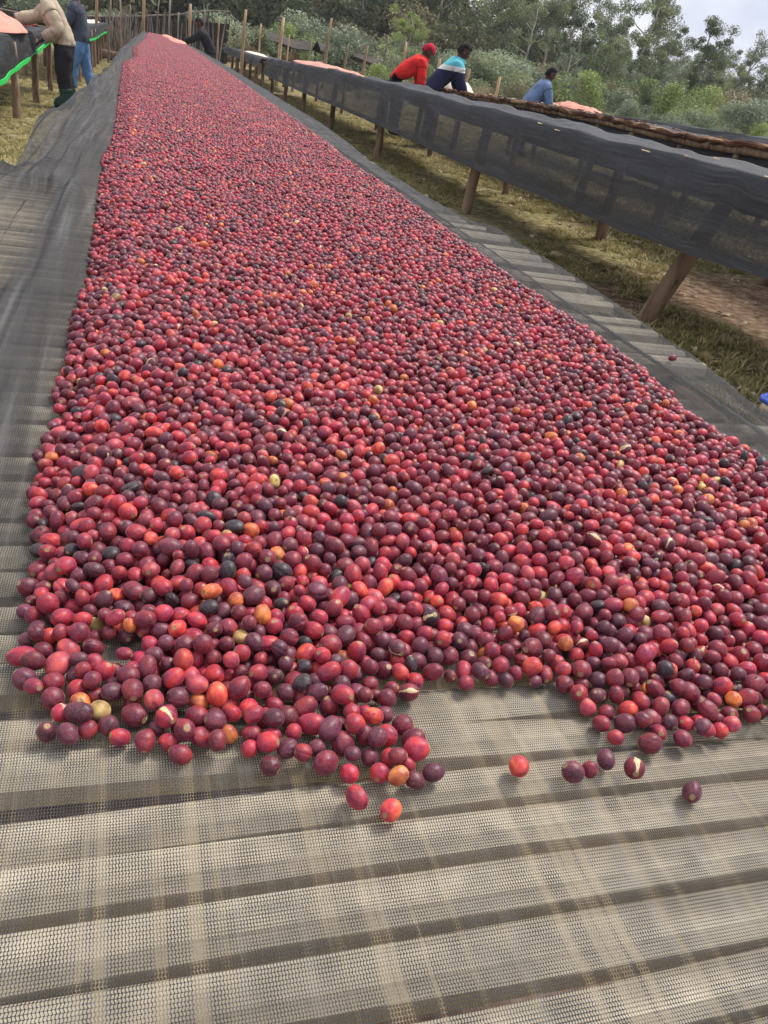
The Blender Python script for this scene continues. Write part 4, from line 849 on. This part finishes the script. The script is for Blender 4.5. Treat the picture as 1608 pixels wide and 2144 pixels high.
scatter('grass', G, np.stack([rng.normal(0, .15, n_), rng.normal(0, .15, n_), rng.uniform(0, 6.3, n_)], 1), np.stack([s_, s_, s_ * rng.uniform(.5, 1.3, n_)], 1), tufts, None, None, 'patchy olive and straw-coloured grass between the tables')
lit = []
for k in range(5):
    rs = random.Random(k + 50); mb = MB(); pts = []
    nn = 6; wl = rs.uniform(.25, .6)
    up = [(math.cos(a) * 1, math.sin(a) * wl, .18 * math.sin(a * 2 + k) + .1) for a in np.linspace(0, 2 * math.pi, nn, endpoint=False)]
    mb.add(up, [tuple(range(nn))]); me = mb.mesh('leaf_scrap'); me.materials.append(M['litter_i'] if 'litter_i' in M else M['litter']); lit.append(bpy.data.objects.new('leaf_scrap', me))
Lp = np.concatenate([field(4200, 1.6, 7, 2.5, 22, -1), field(900, -2.9, -.2, 9, 32, -1)]); Lp[:, 2] += .018; n_ = len(Lp); s_ = rng.gamma(1.8, .0085, n_).clip(.005, .065)
scatter('leaf_litter', Lp, np.stack([rng.normal(0, .4, n_), rng.normal(0, .4, n_), rng.uniform(0, 6.3, n_)], 1), np.stack([s_, s_, s_], 1), lit, None, None, 'pale straw scraps and dry leaves strewn on the ground')
# stem bits and chaff on the cherries
ci = np.where((pos[:, 1] < 2.2) & (P[:, 2] > .012))[0]; ci = rng.choice(ci, 700, replace=False); cp = pos[ci] + np.stack([rng.normal(0, .002, 700), rng.normal(0, .002, 700), P[ci, 3] * 1.0], 1); cs = rng.uniform(.0012, .0036, 700)
scatter('chaff', cp, rng.uniform(-3, 3, (700, 3)), np.stack([cs, cs, cs], 1), lit, None, None, 'tiny pale stem bits and husk scraps lying among the cherries')
# ------------------------------------------------------------------ trees and bushes
def leaves(centres, rad, n, size, rs, flat=.8, droop=.0):
    """n leaf faces in clumps; returns verts, faces, per-vertex tone"""
    c = np.array(centres); k = rs.integers(0, len(c), n); g = rs.normal(0, 1, (n, 3)); g /= np.linalg.norm(g, axis=1)[:, None]; g *= (rs.random(n) ** .45)[:, None]
    r = np.array(rad)[k]; p = c[k] + g * r[:, None] * np.array([1, 1, flat])
    d = rs.normal(0, 1, (n, 3)); d[:, 2] -= droop; d /= np.linalg.norm(d, axis=1)[:, None]; e = np.cross(d, rs.normal(0, 1, (n, 3))); e /= np.linalg.norm(e, axis=1)[:, None] + 1e-6
    s = size * rs.uniform(.55, 1.4, n)[:, None]; w = s * .38
    V = np.stack([p - d * s, p + e * w, p + d * s, p - e * w], 1).reshape(-1, 3); F = np.arange(4 * n).reshape(-1, 4)
    tone = np.repeat((.45 * rs.random(len(c))[k] + .55 * rs.random(n)), 4)
    return V, F, tone
def crown_mesh(centres, rad, n, size, rs, m, **kw):
    V, F, t = leaves(centres, rad, n, size, rs, **kw); me = np_mesh('crown', V, F); a = me.attributes.new('lr', 'FLOAT', 'POINT'); a.data.foreach_set('value', t.astype(np.float32)); me.materials.append(m); return me
def tree_kind(seed, h, n, size, m, spread=.22, sparse=False, low=.3):
    rs = np.random.default_rng(seed); random.seed(seed); mb = MB(); ends = []; rads = []
    lean = rs.normal(0, .04, 2); top = np.array([lean[0] * h, lean[1] * h, h * .93]); k = 8
    tr = [tuple(top * (i / k) + np.array([*rs.normal(0, .006 * h, 2), 0]) * (i > 0)) for i in range(k + 1)]
    mb.tube(tr, [h * .016 * (1 - .85 * i / k) + .025 for i in range(k + 1)], 7, .05)
    nb = 15 if not sparse else 8
    for b in range(nb):
        t = low + (1 - low) * (b + rs.random() * .8) / nb; p = np.array(tr[min(k, int(t * k))]); a = rs.uniform(0, 6.28); ln = h * spread * (1.15 - .6 * abs(t - .6)) * rs.uniform(.5, 1.15)
        e = p + np.array([math.cos(a) * ln, math.sin(a) * ln, ln * rs.uniform(.35, 1.0)]); mid = (p + e) / 2 + np.array([0, 0, -.06 * ln])
        mb.tube([tuple(p), tuple(mid), tuple(e)], [h * .005 + .012, h * .0035 + .008, .008], 5, .05)
        for q in range(3 if not sparse else 2):
            ends.append(e * (1 - .28 * q) + p * .28 * q + rs.normal(0, ln * .16, 3)); rads.append(h * .075 * rs.uniform(.55, 1.25))
    ends.append(top + np.array([0, 0, .02 * h])); rads.append(h * .07)
    cm = crown_mesh(ends, rads, n, size, rs, m, flat=.75, droop=.5); tm = mb.mesh('trunk'); tm.materials.append(M['trunk']); tm.polygons.foreach_set('use_smooth', [True] * len(tm.polygons)); return tm, cm
KT = {'euc': [tree_kind(100 + i, 10, 13000, .10, M['leaf_euc'], .24, low=.12) for i in range(4)], 'sparse': [tree_kind(120 + i, 10, 2600, .10, M['leaf_euc'], .2, True, .5) for i in range(2)],
      'blue': [tree_kind(140 + i, 6, 5000, .085, M['leaf_blue'], .26, low=.1) for i in range(2)], 'bright': [tree_kind(160 + i, 8, 7500, .10, M['leaf_bright'], .27, low=.15) for i in range(2)]}
def plant_tree(a, D, ztop, kind, v, label, wid=1.0, group='trees behind the drying field'):
    tm, cm = KT[kind][v % len(KT[kind])]; h0 = 6 if kind == 'blue' else 8 if kind == 'bright' else 10
    x = a * D; g = gz(x, D); H = ztop * D + 1.4 - g; o = empty('eucalyptus_tree' if kind in ('euc', 'sparse', 'blue') else 'leafy_tree', (x, D, g - .1), random.uniform(0, 6.28)); s = H / h0
    o.scale = (s * wid, s * wid, s); link('trunk', tm, parent=o); link('crown', cm, parent=o); tag(o, label, 'tree', group)
TL = [(.592, 50, .150, 'euc', 0, 'tallest dark eucalyptus in the gap of sky at the upper right'), (.685, 48, .126, 'euc', 1, 'round-topped eucalyptus near the upper right corner'),
      (.758, 66, .125, 'sparse', 0, 'thin sparse eucalyptus at the right edge against the sky'), (.528, 64, .113, 'euc', 2, 'eucalyptus with an open crown left of the tallest one'),
      (.466, 56, .14, 'euc', 3, 'dense eucalyptus rising above the denim jacket'), (.425, 60, .13, 'bright', 0, 'yellow-green leafy tree among the eucalyptus'),
      (.388, 55, .135, 'euc', 1, 'tall eucalyptus right of the striped sweater'), (.35, 58, .13, 'euc', 0, 'tall eucalyptus above the striped sweater'), (.318, 52, .12, 'euc', 2, 'tall dark eucalyptus above the red jacket'),
      (.268, 57, .11, 'euc', 3, 'tall dark eucalyptus left of the red jacket'), (.236, 53, .105, 'euc', 0, 'tall dark eucalyptus over the middle of the black net'), (.205, 60, .10, 'euc', 1, 'pale-trunked eucalyptus over the long salmon cloth'),
      (.288, 40, .060, 'bright', 1, 'bright green leafy tree just behind the red cap'), (.72, 48, .086, 'euc', 3, 'short dark eucalyptus at the right below the sky'), (.785, 50, .09, 'euc', 2, 'dark eucalyptus cut by the right edge of the photo'),
      (.64, 52, .075, 'blue', 0, 'blue-green gum tree below the tallest eucalyptus'), (.598, 44, .055, 'blue', 1, 'silvery blue gum sapling behind the right-hand nets'), (.50, 42, .062, 'blue', 0, 'grey-blue gum tree right of the denim jacket'),
      (.55, 48, .08, 'bright', 1, 'light olive leafy tree left of the blue-green gum'), (.155, 66, .085, 'bright', 0, 'leafy tree behind the tall tan stakes'), (.115, 62, .075, 'euc', 2, 'dull green eucalyptus right of the worker in black'),
      (.07, 70, .07, 'bright', 1, 'leafy tree behind the worker in black'), (.02, 66, .065, 'euc', 3, 'eucalyptus above the orange-brown stake'), (-.03, 70, .06, 'bright', 0, 'leafy tree above the far left table'), (-.09, 64, .055, 'euc', 1, 'eucalyptus at the top left corner'), (-.15, 60, .06, 'euc', 0, 'eucalyptus behind the left table'),
      (.44, 50, .10, 'sparse', 1, 'slim open eucalyptus between the denim jacket and the striped sweater'), (.83, 62, .12, 'euc', 0, 'eucalyptus just outside the right edge'), (.665, 70, .08, 'bright', 0, 'distant leafy tree between two eucalyptus at the right')]
TL += [(.41, 62, .125, 'euc', 1, 'slender eucalyptus just right of the striped sweater and farther back'), (.445, 58, .135, 'euc', 2, 'tall slender eucalyptus left of the denim jacket'), (.49, 60, .125, 'euc', 0, 'tall slender eucalyptus right above the denim jacket'),
       (.512, 54, .100, 'euc', 3, 'lower eucalyptus above the salmon mound'), (.545, 66, .105, 'euc', 1, 'farther eucalyptus filling the gap left of the tallest one'), (.615, 58, .118, 'euc', 3, 'eucalyptus merging with the right side of the tallest one'),
       (.635, 54, .095, 'euc', 2, 'lower eucalyptus between the tallest one and the round-topped one'), (.715, 62, .10, 'euc', 0, 'dark eucalyptus behind the round-topped one'), (.57, 46, .085, 'euc', 1, 'short eucalyptus in front of the tallest one')]
TL += [(.40, 70, .12, 'euc', 2, 'distant tall eucalyptus seen between the striped sweater and the denim jacket'), (.48, 72, .115, 'euc', 1, 'distant tall eucalyptus directly behind the denim jacket'), (.556, 72, .10, 'euc', 3, 'distant eucalyptus low between the salmon mound and the sky gap'),
       (.65, 66, .10, 'euc', 0, 'distant eucalyptus right of the tallest one, its crown below the sky gap'), (.70, 70, .092, 'euc', 2, 'distant eucalyptus under the round-topped one'), (.74, 64, .098, 'euc', 1, 'distant eucalyptus near the right edge under the sparse one'), (.345, 66, .125, 'bright', 1, 'yellow-green crown above the striped sweater')]
for q in TL: plant_tree(*q)
def bush_kind(seed, m, n=5200, size=.038):
    rs = np.random.default_rng(seed); c = []; r = []
    for i in range(13): a = rs.uniform(0, 6.28); q = rs.random() ** .5; c.append((math.cos(a) * q * .8, math.sin(a) * q * .8, rs.uniform(.25, 1.5) * (1 - .35 * q))); r.append(rs.uniform(.22, .42))
    return crown_mesh(c, r, n, size, rs, m)
BK = [bush_kind(200, M['leaf_bright']), bush_kind(201, M['leaf_euc']), bush_kind(202, M['leaf_blue']), bush_kind(203, M['leaf_dry']), bush_kind(204, M['leaf_euc']), bush_kind(205, M['leaf_blue'])]
names = ['bright green bush', 'dull green bush', 'silver-green sapling clump', 'dry brown bush', 'dark green bush', 'blue-green sapling clump']
places = [(-.10, 'at the far left'), (-.04, 'above the far left table'), (.02, 'behind the brush fence'), (.07, 'behind the worker in black'), (.12, 'behind the tall tan stakes'), (.17, 'above the low sheds'), (.22, 'above the long salmon cloth'), (.27, 'left of the red jacket'), (.31, 'behind the red jacket'), (.36, 'behind the striped sweater'), (.40, 'right of the striped sweater'), (.44, 'left of the denim jacket'), (.48, 'behind the denim jacket'), (.52, 'behind the salmon mound'), (.56, 'right of the salmon mound'), (.61, 'behind the bark rail'), (.66, 'behind the right-hand grey nets'), (.71, 'right of the tallest eucalyptus'), (.76, 'near the right edge'), (.81, 'at the right edge')]
pick = [1, 3, 0, 1, 0, 4, 1, 0, 0, 3, 3, 3, 1, 4, 1, 2, 5, 2, 1, 0]; seen = {}
for row, (D0, hh) in enumerate(((27, 1.1), (34, 1.8), (43, 2.3))):
    for i, (a, where) in enumerate(places):
        if row == 0 and a < .13: continue
        k = (pick[i] + (row * 2 if i % 2 else row)) % 6; D = D0 + random.uniform(-2, 3); D = max(D, 40) if a < .1 else D
        aa = a + random.uniform(-.012, .012); x = aa * D; h = hh * random.uniform(.75, 1.3)
        o = link('bush', BK[k]); o.location = (x, D, gz(x, D) - .15); s = h / 1.6; o.scale = (s * random.uniform(1, 1.5), s * random.uniform(1, 1.5), s); o.rotation_euler.z = random.uniform(0, 6.28)
        tag(o, f"{names[k]} {where}, {('low front', 'middle', 'tall back')[row]} row of growth", 'bush', 'bushes behind the drying field')
# far-off wood closing the view: one mass
bobj = [bpy.data.objects.new('wood_clump', m_) for m_ in (bush_kind(211, inst_leaf('wood_leaves_a', (.04, .055, .028), (.09, .11, .055), (.18, .2, .1)), 3500, .045), bush_kind(212, inst_leaf('wood_leaves_b', (.06, .085, .05), (.12, .15, .08), (.22, .24, .14)), 3500, .045), bush_kind(213, inst_leaf('wood_leaves_c', (.09, .085, .045), (.17, .165, .08), (.3, .28, .15)), 3500, .045))]
n_ = 620; a_ = rng.uniform(-.35, 1.15, n_); D_ = 50 + 70 * rng.random(n_) ** 1.2; x_ = a_ * D_; z_ = np.array([gz(p, q) for p, q in zip(x_, D_)]); s_ = rng.uniform(1.3, 3.0, n_) * (1 + (D_ - 50) / 90)
s_ = np.where(a_ < .33, s_ * 1.45, np.where(a_ > .38, s_ * .68, s_))
scatter('far_wood', np.stack([x_, D_, z_ - .3], 1), np.stack([0 * x_, 0 * x_, rng.uniform(0, 6.3, n_)], 1), np.stack([s_, s_, s_ * rng.uniform(.8, 1.2, n_)], 1), bobj, None, None, 'mixed green wood closing the view behind the field')

# ------------------------------------------------------------------ haze
mb = MB(); mb.box((200, 520, 29), (3400, 1300, 82)); me = mb.mesh('haze'); hm_ = bpy.data.materials.new('haze'); hm_.use_nodes = True; t = hm_.node_tree; t.nodes.clear()
pv = N(t, 'ShaderNodeVolumePrincipled'); pv.inputs['Color'].default_value = (.9, .93, 1, 1); pv.inputs['Density'].default_value = .0006; ou = N(t, 'ShaderNodeOutputMaterial'); t.links.new(pv.outputs[0], ou.inputs['Volume'])
tag(link('haze', me, hm_), 'thin pale haze softening the far trees and hills', kind='stuff')
